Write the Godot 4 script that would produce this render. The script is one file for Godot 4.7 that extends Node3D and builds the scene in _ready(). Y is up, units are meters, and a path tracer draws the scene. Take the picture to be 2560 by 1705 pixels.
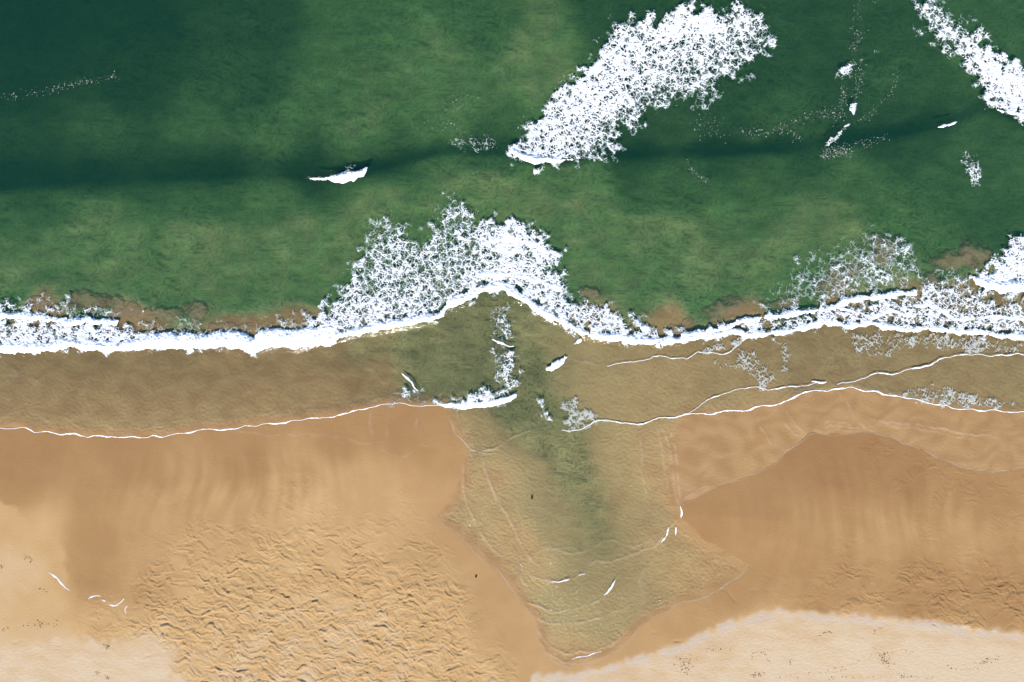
extends Node3D
# A beach seen from 120 m straight above: sea to the north (-z), sand to the south (+z). Metres, y up; still water lies at y = 0.

const SHORE := [-125.16, 17.4, -98.44, 16.35, -90, 15.43, -86.7, 15.22, -83.6, 15.86, -79.73, 16.21, -74.6, 16.77, -70.45, 16.7, -66.09, 16.91, -59.2, 16.56, -56.11, 15.79, -50.2, 15.43, -42.47, 14.45, -36.07, 13.89, -30.23, 13.04, -23.84, 11.43, -19.97, 11.14, -14.84, 11.29, -12.23, 11.64, -9.91, 16.14, -8.44, 18.11, -9.14, 24.43, -11.95, 29.36, -13.71, 30.83, -9.63, 33.93, -7.03, 36.81, -1.9, 40.89, 0.21, 43.77, 3.3, 48.13, 4.36, 50.45, 4.85, 53.82, 6.68, 55.58, 8.72, 57.06, 9.98, 57.34, 12.09, 56.78, 17.51, 55.16, 21.38, 51.5, 23.91, 49.18, 26.51, 47.85, 30.23, 45.81, 32.91, 45.32, 36.49, 43.49, 40.64, 41.17, 42.19, 39.34, 38.67, 37.44, 34.66, 35.47, 32.13, 33.43, 29.81, 31.25, 29.81, 28.79, 32.91, 27.25, 36, 25.7, 38.81, 24.79, 42.4, 23.66, 46.27, 21.55, 48.38, 19.51, 51.33, 17.19, 52.38, 16.14, 58.01, 16.56, 62.65, 15.93, 65.46, 16.56, 69.33, 18.18, 72.14, 19.37, 75.94, 21.06, 80.09, 22.46, 83.18, 22.82, 86.77, 22.82, 90, 22.25, 99.84, 21.97, 127.97, 20.92, 127.97, -102.13, -125.16, -102.13]
const R1 := [8.79, 15.64, 10.83, 15.64, 13.43, 15.01, 15.47, 14.1, 22.15, 14.45, 26.23, 13.75, 29.53, 13.11, 34.66, 12.76, 41.84, 11.99, 47.53, 10.79, 51.12, 9.25, 57.23, 8.47, 59.55, 8.05, 62.93, 8.82, 70.59, 10.23, 77.06, 11.64, 82.97, 12.13, 90, 12.41, 95.62, 12.48]
const R2 := [30.3, 12.97, 34.66, 10.51, 37.76, 8.96, 42.89, 8.19, 45.98, 8.61, 49.57, 7.91, 52.66, 7.56, 55.2, 7.14]
const R3 := [57.23, 7.7, 61.59, 6.5, 63.7, 5.8, 67.78, 5.52, 72.14, 4.61, 75.52, 3.2, 79.88, 2.29, 83.46, 2.57, 90, 2.29, 95.62, 2.36]
const R4 := [16.73, 4.18, 24.19, 3.2, 24.96, 2.78, 30.23, 3.13, 30.8, 3.2, 32.34, 2.14, 33.26, 2, 37.27, 2.14, 39.02, 1.16, 40.57, -0.32]
const SWASH_LEFT := [-98.44, 16.35, -90, 15.43, -86.7, 15.22, -83.6, 15.86, -79.73, 16.21, -74.6, 16.77, -70.45, 16.7, -66.09, 16.91, -59.2, 16.56, -56.11, 15.79, -50.2, 15.43, -42.47, 14.45, -36.07, 13.89, -30.23, 13.04, -23.84, 11.43, -19.97, 11.14, -14.84, 11.29, -12.23, 11.64]
const DRY_RIGHT := [3.3, 58.54, 11.04, 58.18, 21.38, 55.58, 29.53, 52.91, 34.66, 50.45, 39.87, 48.41, 45, 47, 51.47, 47.36, 57.87, 47.64, 61.73, 48.41, 66.94, 48.27, 73.34, 49.18, 79.8, 49.96, 86.27, 50.73, 90, 51.08, 99.84, 51.86]
const DAMP_LEFT := [-94.22, 26.89, -90, 28.02, -87.68, 28.79, -85.36, 31.11, -82.55, 32.17, -79.66, 34.7, -78.4, 37.02, -78.12, 41.45, -77.62, 43.49, -81.56, 45.53, -85.78, 48.34, -94.22, 50.45]
const DRY_LEFT := [-94.22, 56.07, -90, 55.37, -87.4, 53.82, -79.66, 53.26, -71.93, 52.77, -67.85, 53.26, -64.76, 55.58, -62.16, 56.14, -60.33, 58.18, -56.46, 59.73, -50.62, 63.81, -94.22, 63.81]
const CREST1 := [-94.22, -26.89, -68.91, -27.95, -47.81, -29, -35.16, -28.58, -25.52, -29.71, -12.66, -32.87, -0.35, -33.36, 3.94, -31.46, 11.25, -31.68, 18.98, -32.38, 33.05, -32.87, 50.62, -33.57, 64.69, -35.68, 78.05, -38, 83.67, -40.61, 90, -38.85, 94.22, -38.5]
const FRONTS := [-94.22, 2.21, -90, 2, -82.55, 2, -77.41, 1.37, -74.6, 1.65, -69.75, 2, -66.87, 1.58, -61.24, 1.23, -56.6, 1.44, -52.73, 1.23, -48.94, 1.23, -46.34, 1.93, -45.42, 2.57, -44.02, 1.58, -42.26, 1.02, -38.11, 1.51, -36.07, 1.02, -30.23, -0.39, -25.59, -1.58, -18.91, -2.57, -12.8, -3.76, -11.25, -5.66, -7.66, -6.93, -5.55, -8.4, -1.76, -8.89, 0.07, -7.7, 2.39, -6.57, 5.7, -4.25, 8.79, -2.85, 11.88, -1.3, 13.43, -0.67, 15.96, -0.32, 21.87, 0.46, 26.23, 0.6, 29.53, 0.32, 33.61, -0.32, 39.8, -1.3, 41.34, -0.53, 45.98, -1.02, 50.06, -1.58, 54.21, -2.5, 56.46, -2.85, 58.78, -2.07, 63.14, -2.71, 65.46, -2.07, 69.33, -1.44, 73.2, -1.79, 77.06, -1.3, 80.86, -1.16, 84.73, -0.67, 88.31, -0.32, 90, -0.32, 94.22, -0.18]
const DEPTH := [-90, -59.94, 5.6, -68.91, -59.94, 5, -47.81, -57.13, 3.8, -26.72, -57.13, 2.4, -5.62, -57.83, 2.6, 8.44, -55.72, 1.9, 15.47, -58.54, 3.4, 50.62, -58.54, 3.4, 64.69, -55.72, 3.2, 85.78, -57.13, 2.4, -90, -45.88, 4.8, -68.91, -47.29, 4.4, -47.81, -45.88, 3.4, -30.23, -45.88, 2.2, -12.66, -50.8, 1.9, 4.92, -50.8, 1.7, -9.14, -42.36, 2, 22.5, -45.88, 3.2, 43.59, -45.88, 3.6, 57.66, -48.69, 3.4, 68.2, -45.88, 2.8, 85.78, -51.5, 2.3, -90, -36.74, 3.6, -72.42, -36.74, 2.9, -54.84, -36.74, 2.5, -40.78, -36.04, 2.3, -26.72, -36.74, 2, -9.14, -36.04, 2, 29.53, -38.85, 3.2, 47.11, -41.66, 2.8, 68.2, -40.25, 3.6, 82.27, -36.74, 2.6, -90, -30.41, 4.6, -72.42, -29.71, 4.4, -54.84, -30.41, 4.2, -37.27, -30.97, 4.4, -23.2, -31.82, 3.4, -5.62, -34.07, 3.2, 22.5, -33.93, 3.6, 40.08, -34.98, 3.6, 54.14, -36.04, 3.4, 64.69, -36.74, 3.6, 75.23, -38.5, 3.2, -90, -24.79, 2.6, -72.42, -24.79, 2, -54.84, -26.19, 2.5, -40.78, -26.19, 2.2, -23.2, -26.19, 1.6, -5.62, -28.3, 1.6, 11.95, -28.3, 2, 26.02, -29, 2.7, 43.59, -30.41, 2.6, 61.17, -30.41, 2.2, 78.75, -30.41, 2.6, 88.59, -28.3, 2.4, -90, -16.35, 2, -72.42, -17.75, 1.6, -54.84, -17.75, 1.6, -37.27, -17.75, 1.6, -23.2, -17.75, 1.5, -5.62, -20.57, 1.5, 11.95, -20.57, 1.5, 26.02, -17.75, 1.6, 40.08, -20.57, 2, 54.14, -20.57, 1.8, 68.2, -20.57, 2.2, 85.78, -20.57, 2.8, -90, -10.72, 1.5, -75.94, -10.72, 1.4, -61.88, -9.32, 1.5, -47.81, -9.32, 1.4, -35.16, -10.72, 1.4, -19.69, -12.13, 1.4, -5.62, -13.54, 1.4, 14.06, -12.13, 1.5, 22.5, -7.91, 1.1, 36.56, -9.32, 1.5, 50.62, -10.72, 1.6, 68.2, -10.72, 0.7, 63.28, -12.13, 0.8, 57.66, -10.02, 0.7, 75.23, -14.94, 2.2, 77.34, -9.32, 0.5, 85.78, -10.72, 0.6, 71.72, -7.91, 0.4, -23.2, -5.1, 0.6, -12.66, -7.91, 0.7, -82.97, -5.1, 0.42, -65.39, -3.69, 0.42, -47.81, -2.29, 0.42, -36.56, -2.99, 0.42, 15.47, -4.39, 0.42, 26.02, -2.99, 0.42, 40.08, -4.39, 0.42, 57.66, -6.5, 0.42, 78.75, -6.5, 0.42, 88.59, -5.1, 0.42, -86.48, 3.34, 0.48, -72.42, 3.34, 0.5, -58.36, 3.34, 0.52, -44.3, 4.04, 0.5, -33.75, 3.34, 0.55, -24.61, 1.23, 0.7, -16.17, 0.53, 0.9, -9.14, -3.69, 1, -2.81, -6.5, 1, 3.52, -2.29, 0.75, 8.44, 1.93, 0.55, 15.47, 2.64, 0.45, -86.48, 9.67, 0.3, -72.42, 10.37, 0.3, -58.36, 9.67, 0.32, -44.3, 8.96, 0.3, -33.75, 7.56, 0.32, -23.2, 5.45, 0.5, -16.17, 4.75, 0.95, -9.14, 5.45, 1, -2.11, 3.34, 1.35, 2.11, 6.15, 1.7, 1.41, 10.37, 1.5, 4.92, 11.07, 1.2, 8.44, 7.56, 0.55, 15.47, 7.56, 0.33, 22.5, 8.96, 0.3, 29.53, 7.56, 0.3, 36.56, 5.45, 0.4, 43.59, 3.34, 0.5, 50.62, 3.34, 0.5, 57.66, 1.93, 0.55, 64.69, 1.23, 0.5, 75.23, 0.53, 0.48, 85.78, 0.88, 0.48, 61.17, 7.56, 0.4, 71.72, 7.56, 0.4, 82.27, 7.56, 0.38, 89.3, 8.96, 0.38, 43.59, 10.37, 0.2, -9.14, 14.59, 0.3, -4.22, 16, 0.55, 1.41, 14.59, 1.05, 7.03, 17.4, 1.05, 9.84, 23.03, 1.08, 13.36, 29.36, 0.95, 15.47, 34.98, 0.85, 8.44, 31.46, 0.65, 4.92, 24.43, 0.6, 0.7, 24.43, 0.28, -2.81, 23.03, 0.2, 19.69, 20.92, 0.35, 23.91, 20.92, 0.2, 26.72, 24.43, 0.16, 22.5, 30.06, 0.4, 1.41, 34.98, 0.16, 4.92, 39.9, 0.2, 11.95, 40.61, 0.6, 18.98, 39.9, 0.55, 26.02, 36.39, 0.25, 9.84, 46.93, 0.4, 15.47, 49.75, 0.38, 22.5, 45.53, 0.4, 29.53, 40.61, 0.22, 35.16, 39.9, 0.15, 8.44, 52.56, 0.18, 13.36, 54.67, 0.12, 36.56, 17.4, 0.03, 43.59, 16, 0.035, 57.66, 13.18, 0.03, 71.72, 16, 0.035, 82.27, 18.11, 0.05, 88.59, 18.81, 0.05, 32.34, 23.03, 0.03]
const TONE := [-86.48, 18.11, 0.2, -68.91, 19.51, 0.22, -47.81, 18.81, 0.26, -30.23, 16.7, 0.26, -19.69, 14.59, 0.24, -14.06, 18.81, 0.3, -86.48, 24.43, 0.22, -72.42, 24.43, 0.3, -54.84, 24.43, 0.36, -37.27, 23.03, 0.42, -26.72, 24.43, 0.48, -16.17, 24.43, 0.42, -82.97, 33.57, 0.6, -73.83, 34.98, 0.27, -65.39, 33.57, 0.42, -51.33, 31.46, 0.45, -33.75, 30.06, 0.56, -19.69, 28.65, 0.52, -9.14, 32.87, 0.38, -73.83, 42.01, 0.28, -65.39, 40.61, 0.4, -85.78, 41.31, 0.68, -81.56, 45.53, 0.62, -54.84, 40.61, 0.52, -40.78, 40.61, 0.55, -26.72, 40.61, 0.55, -12.66, 40.61, 0.48, -3.52, 44.12, 0.42, -54.84, 51.15, 0.6, -40.78, 51.15, 0.64, -26.72, 51.15, 0.64, -12.66, 49.75, 0.58, -2.11, 51.15, 0.46, -72.42, 49.75, 0.52, -85.78, 49.75, 0.62, -86.48, 56.78, 0.86, -75.94, 56.07, 0.85, -65.39, 57.48, 0.85, -54.84, 58.89, 0.66, -40.78, 58.89, 0.66, -19.69, 58.89, 0.62, -5.62, 58.89, 0.58, 3.52, 56.07, 0.46, 33.05, 31.46, 0.22, 43.59, 27.95, 0.24, 54.14, 20.92, 0.12, 61.17, 20.92, 0.13, 68.2, 24.43, 0.18, 82.27, 25.84, 0.26, 88.59, 27.25, 0.3, 40.08, 34.98, 0.3, 54.14, 33.57, 0.33, 64.69, 34.98, 0.4, 78.75, 34.98, 0.38, 88.59, 34.98, 0.34, 47.11, 40.61, 0.33, 57.66, 40.61, 0.3, 71.72, 42.01, 0.24, 85.78, 42.01, 0.24, 40.08, 44.12, 0.3, 54.14, 45.53, 0.28, 71.72, 46.93, 0.22, 85.78, 48.34, 0.24, 29.53, 49.75, 0.4, 23.91, 53.26, 0.42, 15.47, 58.18, 0.5, 29.53, 58.18, 0.84, 43.59, 52.56, 0.86, 57.66, 53.96, 0.88, 71.72, 53.96, 0.92, 85.78, 55.37, 0.96, 78.75, 58.89, 0.94, 50.62, 58.89, 0.88]
const RIPPLE := [-68.91, 24.43, 0, -47.81, 25.84, 0, -26.72, 27.95, 0.05, -12.66, 27.95, 0, -58.36, 29.36, 0.15, -40.78, 30.76, 0.3, -26.72, 31.46, 0.35, -18.28, 32.17, 0.3, -75.94, 34.98, 0, -66.8, 37.09, 0.15, -54.84, 35.68, 0.5, -40.78, 37.09, 0.7, -26.72, 38.5, 0.75, -16.17, 38.5, 0.5, -7.03, 38.5, 0.12, -3.52, 44.12, 0.1, 1.41, 49.75, 0, -72.42, 45.53, 0.35, -61.88, 44.12, 0.7, -47.81, 44.12, 1, -33.75, 45.53, 1, -19.69, 45.53, 1, -10.55, 45.53, 0.7, -4.22, 49.75, 0.25, -79.45, 44.12, 0.1, -82.97, 49.75, 0.15, -72.42, 51.15, 0.4, -61.88, 51.15, 0.9, -47.81, 52.56, 1, -26.72, 52.56, 1, -12.66, 53.26, 0.85, -3.52, 55.37, 0.5, 4.92, 58.89, 0.1, -68.91, 56.07, 0.08, -79.45, 56.78, 0.05, -58.36, 58.18, 0.7, -40.78, 58.89, 1, -19.69, 58.89, 0.9, -5.62, 58.89, 0.7, 36.56, 34.98, 0, 50.62, 37.09, 0.05, 64.69, 37.79, 0.12, 78.75, 37.79, 0.2, 88.59, 38.5, 0.25, 40.08, 42.71, 0.15, 50.62, 42.71, 0.3, 61.17, 42.01, 0.55, 71.72, 42.71, 0.65, 82.27, 43.42, 0.7, 89.3, 45.53, 0.7, 36.56, 45.53, 0.2, 50.62, 45.53, 0.3, 64.69, 46.23, 0.5, 78.75, 47.64, 0.7, 88.59, 49.04, 0.6, 43.59, 48.34, 0.03, 64.69, 51.15, 0.02, 85.78, 53.26, 0.02, 29.53, 52.56, 0.08, 50.62, 56.07, 0.02]
const LINES := [
	[0.2, -6.12, 19.51, -3.16, 18.81, 0, 17.05, 2.81, 15.86, 7.03, 15.15],
	[0.125, -5.48, 19.51, -4.57, 23.03, -2.81, 27.25, -0.35, 31.46, 2.11, 36.39, 4.92, 39.9, 7.38, 42.01],
	[0.1, -8.44, 20.92, -8.44, 26.54, -7.03, 30.76, -4.57, 34.98, -1.41, 38.5, 1.41, 41.31, 4.22, 45.53],
	[0.175, 1.41, 41.31, 4.22, 41.45, 7.17, 42.15, 9.98, 42.01, 12.66, 40.61, 14.77, 38.85, 17.58, 38.64, 21.09, 37.79, 25.31, 35.82, 27.56, 33.22, 29.53, 30.76],
	[0.1, 3.52, 35.68, 7.03, 36.74, 11.25, 37.23, 14.06, 36.74, 17.58, 34.98, 19.69, 35.82, 22.5, 36.04, 26.02, 34.63],
	[0.15, 1.05, 44.82, 4.92, 46.93, 8.44, 47.64, 11.95, 47.07, 14.77, 45.74, 16.17, 44.61, 18.28, 42.15, 19.69, 40.61],
	[0.1, 2.11, 47.64, 7.03, 49.75, 11.95, 49.39, 17.58, 47.99, 22.5, 45.53],
	[0.1, 4.22, 50.45, 6.33, 53.26, 9.14, 54.81, 11.95, 54.81, 15.47, 54.11, 19.69, 52.21],
	[0.075, 4.57, 52.56, 6.33, 55.02, 8.44, 56.07, 10.55, 56.43, 15.47, 55.37],
	[0.1, 27.28, 14.59, 28.34, 16.7, 28.97, 20.21, 29.32, 24.43, 29.67, 28.79],
	[0.1, 26.37, 14.73, 27.42, 17.4, 28.12, 20.92, 28.69, 25.84, 29.46, 29.5],
	[0.075, 25.31, 14.94, 26.37, 18.11, 26.86, 22.32, 27.77, 27.25],
	[0.075, 22.5, 14.94, 22.85, 19.51, 23.2, 24.43, 24.26, 28.65],
	[0.075, 21.09, 49.75, 23.2, 45.53, 22.5, 42.01, 24.61, 38.5],
	[0.075, 8.44, 44.12, 11.95, 43.77, 15.47, 42.01],
	[0.05, -39.38, 15.64, -33.75, 16.35, -28.12, 17.4, -23.91, 18.46, -21.09, 19.86, -18.98, 20.21, -17.58, 19.16, -16.17, 18.11, -13.36, 18.25, -11.95, 17.82],
	[0.05, -50.62, 15.57, -42.19, 16.35, -35.16, 16.21, -29.53, 16.84],
	[0.05, -24.61, 11.78, -24.96, 14.59, -23.91, 18.11],
	[0.05, -21.8, 11.78, -22.15, 14.59, -21.8, 16.7],
	[0.05, -16.52, 13.18, -16.88, 15.29, -15.47, 17.4],
	[0.05, 57.23, 8.47, 59.06, 11.07, 60.82, 13.54, 62.65, 15.93],
	[0.05, 47.53, 10.79, 48.87, 13.18, 50.62, 15.29, 51.68, 16.35],
	[0.05, 42.89, 12.48, 43.95, 15.29, 45.7, 18.11],
	[0.05, 47.81, 14.59, 49.92, 16.35, 51.68, 16.84],
	[0.075, 54.84, 14.59, 56.95, 14.03, 59.77, 14.45],
	[0.075, 54.84, 15.29, 57.66, 14.73, 61.17, 15.29],
	[0.05, 53.44, 16, 57.66, 15.71, 61.88, 15.86],
	[0.075, 62.58, 13.54, 67.5, 14.31, 71.72, 14.73, 78.75, 16, 85.78, 16.84],
	[0.05, 63.98, 14.59, 68.91, 15.15, 74.53, 16, 82.27, 17.26],
	[0.05, 29.81, 28.23, 32.34, 26.82, 35.16, 25.56],
	[0.05, 29.95, 27.81, 32.34, 26.4, 34.8, 25.28],
	[0.075, -28.12, 3.69, -24.61, 5.45, -22.5, 7.21, -19.69, 9.32],
	[0.075, -23.91, 3.34, -20.39, 5.45, -16.17, 8.61],
	[0.075, 10.55, 2.64, 12.66, 3.69, 16.88, 4.39],
	[0.1, 4.92, 7.56, 7.03, 6.86, 9.14, 5.45],
	[0.075, -88.59, 4.75, -85.78, 6.5, -83.67, 7.56],
	[0.05, -90, 5.8, -86.48, 6.15, -82.97, 6.86],
	[0.05, -35.86, 7.91, -33.05, 9.32, -30.23, 10.37, -27.42, 11.21],
]
const GROOVES := [
	[0.12, 28.27, 52.98, 29.53, 52.77, 30.59, 52.63, 31.43, 52.21],
	[0.09, 35.02, 50.45, 35.51, 49.89, 36.56, 49.75],
	[0.05, 24.61, 51.15, 25.88, 51.29],
	[0.12, 76.29, 49.18, 76.78, 49.04, 77.48, 49.18],
	[0.07, 41.91, 44.12, 42.89, 43.77, 45.35, 43.7],
	[0.06, 36.56, 43.77, 37.83, 43.98, 39.38, 45.88],
	[0.08, 86.48, 50.8, 87.33, 50.17, 88.24, 49.75],
	[0.08, -87.47, 52.98, -86.91, 52.56, -85.78, 52.42],
	[0.08, 76.78, 48.69, 78.4, 46.93, 80.16, 45.88, 82.27, 45.39],
	[0.06, 73.83, 46.58, 74.88, 46.79, 75.94, 46.23],
	[0.06, -64.83, 55.58, -63.28, 54.81, -61.88, 54.11],
]
const FLECKS := [
	[0.7, 150, -89.65, -42.86, -85.78, -43.21, -80.86, -44.33, -75.94, -45.46, -69.61, -46.58],
	[0.5, 60, -80.86, -44.33, -75.94, -45.6, -73.12, -45.53],
	[0.9, 60, 63.98, -59.94, 61.17, -59.24, 60.12, -55.72, 59.77, -52.91],
	[1, 90, 61.52, -54.67, 60.33, -52.56, 60.12, -50.8],
	[0.9, 90, 61.03, -48.34, 61.17, -45.88, 60.47, -43.07],
	[0.7, 70, 58.01, -44.82, 58.36, -42.36, 57.66, -40.96],
	[0.8, 200, 40.08, -36.88, 43.59, -36.39, 46.05, -36.74, 47.81, -38.29, 54.14, -39.9, 56.6, -39.41, 56.95, -38.14],
	[0.9, 80, 54.14, -40.25, 56.95, -40.61, 58.36, -38.85],
	[1.3, 200, 55.9, -32.66, 57.52, -33.79, 59.41, -32.87],
	[0.6, 60, 55.2, -34.28, 54.84, -32.17],
	[0.8, 60, 60.47, -34.49, 63.28, -35.19, 65.39, -35.68],
	[0.5, 50, 67.85, -48.34, 67.15, -45.88, 66.8, -43.07, 64.69, -42.01],
	[0.6, 50, 59.77, -38.14, 62.58, -39.55, 64.69, -41.66],
	[0.35, 30, 30.59, -32.17, 31.29, -30.41, 32.7, -29.14],
	[0.5, 30, 33.05, -29, 34.45, -27.95],
	[0.3, 60, -36, -28.51, -34.1, -28.58, -32.2, -28.58],
	[2.2, 80, 32.34, -38.5, 35.86, -37.09],
	[2, 60, -15.47, -36.74, -11.95, -38.85, -8.44, -36.04],
	[1.5, 40, -11.25, -41.66, -7.73, -42.36],
	[1, 50, 50.62, -35.33, 47.81, -37.44],
]
const DEBRIS := [
	[1.3, 70, 29.88, 56.43, 31.08, 57.34],
	[1.1, 60, 65.04, 55.72, 65.74, 56.43],
	[0.25, 22, 42.19, 56.07, 41.91, 55.02, 42.89, 54.53, 43.95, 54.53, 44.65, 55.37, 45, 56.07],
	[0.4, 14, 48.52, 56.43, 49.08, 56.07],
	[0.25, 16, 53.44, 51.86, 54.84, 51.15, 56.25, 51.15],
	[0.2, 24, 65.04, 50.1, 63.63, 50.8, 63.28, 51.86, 63.42, 53.61, 64.34, 55.02],
	[0.4, 90, 46.41, 58.89, 52.03, 58.54, 57.66, 57.62, 60.47, 56.21, 64.69, 55.02, 68.91, 54.32, 70.66, 54.81],
	[0.5, 25, 82.62, 56.43, 83.39, 56.07],
	[0.5, 20, 67.5, 58.18, 69.05, 58.89],
	[0.5, 30, 42.19, 58.89, 44.3, 58.18],
	[0.3, 25, 33.75, 54.32, 36.56, 54.11, 38.67, 54.25],
	[0.5, 40, 76.64, 57.13, 80.16, 57.48, 85.78, 55.37],
	[0.3, 40, 54.14, 59.24, 64.69, 58.89, 75.23, 59.03],
	[0.4, 24, -85.78, 37.65, -85.08, 38.07, -84.02, 38.5],
	[0.5, 14, -89.86, 39.55, -89.3, 39.9],
	[0.3, 12, -82.97, 43.42, -80.86, 43.77],
	[0.8, 40, -83.67, 49.75, -81.56, 49.61, -79.8, 49.04],
	[0.4, 14, -72.91, 58.18, -72.42, 58.46],
	[0.3, 10, -71.16, 58.89, -70.73, 59.03],
	[0.4, 20, -71.72, 53.4, -70.66, 53.82],
	[0.3, 50, -90, 50.8, -85.78, 49.89, -82.27, 49.75],
]
const PLUMES := [
	[78.4, -14.1, 4.6, 2.4, -0.1],
	[82.27, -14.94, 2.6, 4, -0.9],
	[65.6, -15.79, 3.2, 3.8, 0.3],
	[74.04, -10.72, 1.9, 1.9, 0],
	[57.66, -11.43, 5, 2.6, -0.3],
	[37.27, -5.45, 5, 2.2, -0.3],
	[48.16, -6.86, 4.6, 1.6, -0.15],
	[29.53, -2.64, 4, 1.8, -0.2],
	[-82.27, -6.36, 5.6, 2, 0.1],
	[-74.88, -7.07, 4.6, 2.4, 0],
	[-68.91, -5.66, 4.6, 2.6, 0.3],
	[-62.93, -4.75, 3, 1.9, 0.2],
	[-60.12, -4.54, 2.2, 1.5, -0.2],
	[-56.25, -5.1, 2.6, 2.6, 0.5],
	[-48.52, -2.64, 6, 1.6, 0],
	[14.06, -8.26, 2.6, 1.4, 0.3],
]

const SHOAL := 0.45                    # soundings to metres
const CELL := 0.5                      # survey grid
const X0 := -104.0
const Z0 := -74.0
const NX := 417
const NZ := 297
var shore_dist := PackedFloat32Array()   # metres from the waterline, positive in the water
var bed := PackedFloat32Array()          # height of the sand, sea bed included
var swell := PackedFloat32Array()        # height of the water surface
var wet_tone := PackedFloat32Array()
var rippled := PackedFloat32Array()
var n_small := noise(1, 0.9)
var n_mid := noise(2, 0.28)
var n_big := noise(3, 0.07)
var n_fine := noise(4, 2.2)
var n_warp := noise(5, 0.22)
var n_fbm := noise(6, 0.45, 3)
var n_fbm2 := noise(7, 0.12, 4)
var cell_a := cells(8, 0.66)
var cell_b := cells(9, 1.9)
var used := {}
var foam_white: StandardMaterial3D
var foam_thin: StandardMaterial3D
var foam_film: StandardMaterial3D
var foam_faint: StandardMaterial3D

func noise(s: int, f: float, octaves := 1) -> FastNoiseLite:
	var n := FastNoiseLite.new()
	n.noise_type = FastNoiseLite.TYPE_SIMPLEX_SMOOTH
	n.seed = s
	n.frequency = f
	n.fractal_type = FastNoiseLite.FRACTAL_NONE if octaves == 1 else FastNoiseLite.FRACTAL_FBM
	n.fractal_octaves = octaves
	return n

func cells(s: int, f: float) -> FastNoiseLite:
	var n := FastNoiseLite.new()
	n.noise_type = FastNoiseLite.TYPE_CELLULAR
	n.seed = s
	n.frequency = f
	n.fractal_type = FastNoiseLite.FRACTAL_NONE
	n.cellular_distance_function = FastNoiseLite.DISTANCE_EUCLIDEAN
	n.cellular_return_type = FastNoiseLite.RETURN_DISTANCE2_SUB
	n.cellular_jitter = 1.0
	return n

# ---------------------------------------------------------------- survey grids
func points(flat: Array) -> PackedVector2Array:
	var p := PackedVector2Array()
	for i in range(0, flat.size(), 2):
		p.append(Vector2(flat[i], flat[i + 1]))
	return p

## Signed distance to a closed outline on a grid, positive inside, clamped to reach.
func outline_grid(p: PackedVector2Array, x0: float, z0: float, nx: int, nz: int, c: float, reach: float) -> PackedFloat32Array:
	var g := PackedFloat32Array()
	g.resize(nx * nz)
	g.fill(reach * reach)
	for k in p.size():
		var a := p[k]
		var ab := p[(k + 1) % p.size()] - a
		var b := a + ab
		var ll := maxf(ab.length_squared(), 1e-6)
		var i0 := maxi(0, int((minf(a.x, b.x) - reach - x0) / c))
		var i1 := mini(nx - 1, int((maxf(a.x, b.x) + reach - x0) / c) + 1)
		var j0 := maxi(0, int((minf(a.y, b.y) - reach - z0) / c))
		var j1 := mini(nz - 1, int((maxf(a.y, b.y) + reach - z0) / c) + 1)
		for j in range(j0, j1 + 1):
			var qz := z0 + j * c - a.y
			for i in range(i0, i1 + 1):
				var qx := x0 + i * c - a.x
				var t := clampf((qx * ab.x + qz * ab.y) / ll, 0.0, 1.0)
				var dx := qx - ab.x * t
				var dz := qz - ab.y * t
				var d := dx * dx + dz * dz
				if d < g[j * nx + i]:
					g[j * nx + i] = d
	for j in nz:
		for i in nx:
			var d := sqrt(g[j * nx + i])
			g[j * nx + i] = d if Geometry2D.is_point_in_polygon(Vector2(x0 + i * c, z0 + j * c), p) else -d
	return g

## Smooth field through scattered soundings [x, z, value, ...].
func soundings(s: Array, x0: float, z0: float, nx: int, nz: int, c: float, soft: float) -> PackedFloat32Array:
	var g := PackedFloat32Array()
	g.resize(nx * nz)
	var n := s.size() / 3
	for j in nz:
		for i in nx:
			var x := x0 + i * c
			var z := z0 + j * c
			var w := 0.0
			var v := 0.0
			for k in n:
				var dx: float = s[k * 3] - x
				var dz: float = s[k * 3 + 1] - z
				var q := dx * dx + dz * dz + soft
				q = 1.0 / (q * q * q)
				w += q
				v += q * s[k * 3 + 2]
			g[j * nx + i] = v / w
	return g

func refine(g: PackedFloat32Array, nx: int, nz: int, c: float) -> PackedFloat32Array:
	var out := PackedFloat32Array()
	out.resize(NX * NZ)
	for j in NZ:
		for i in NX:
			out[j * NX + i] = look(g, X0, Z0, nx, nz, c, X0 + i * CELL, Z0 + j * CELL)
	for turn in 2:
		var was := out.duplicate()
		for j in range(2, NZ - 2):
			for i in range(2, NX - 2):
				var k := j * NX + i
				out[k] = (was[k] * 2.0 + was[k - 2] + was[k + 2] + was[k - 2 * NX] + was[k + 2 * NX]) / 6.0
	return out

func look(g: PackedFloat32Array, x0: float, z0: float, nx: int, nz: int, c: float, x: float, z: float) -> float:
	var u := clampf((x - x0) / c, 0.0, nx - 1.001)
	var v := clampf((z - z0) / c, 0.0, nz - 1.001)
	var i := int(u)
	var j := int(v)
	u -= i
	v -= j
	var k := j * nx + i
	return lerpf(lerpf(g[k], g[k + 1], u), lerpf(g[k + nx], g[k + nx + 1], u), v)

func at(g: PackedFloat32Array, x: float, z: float) -> float:
	var u := clampf((x - X0) / CELL, 0.0, NX - 1.001)
	var v := clampf((z - Z0) / CELL, 0.0, NZ - 1.001)
	var i := int(u)
	var j := int(v)
	u -= i
	v -= j
	var k := j * NX + i
	return lerpf(lerpf(g[k], g[k + 1], u), lerpf(g[k + NX], g[k + NX + 1], u), v)

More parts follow.
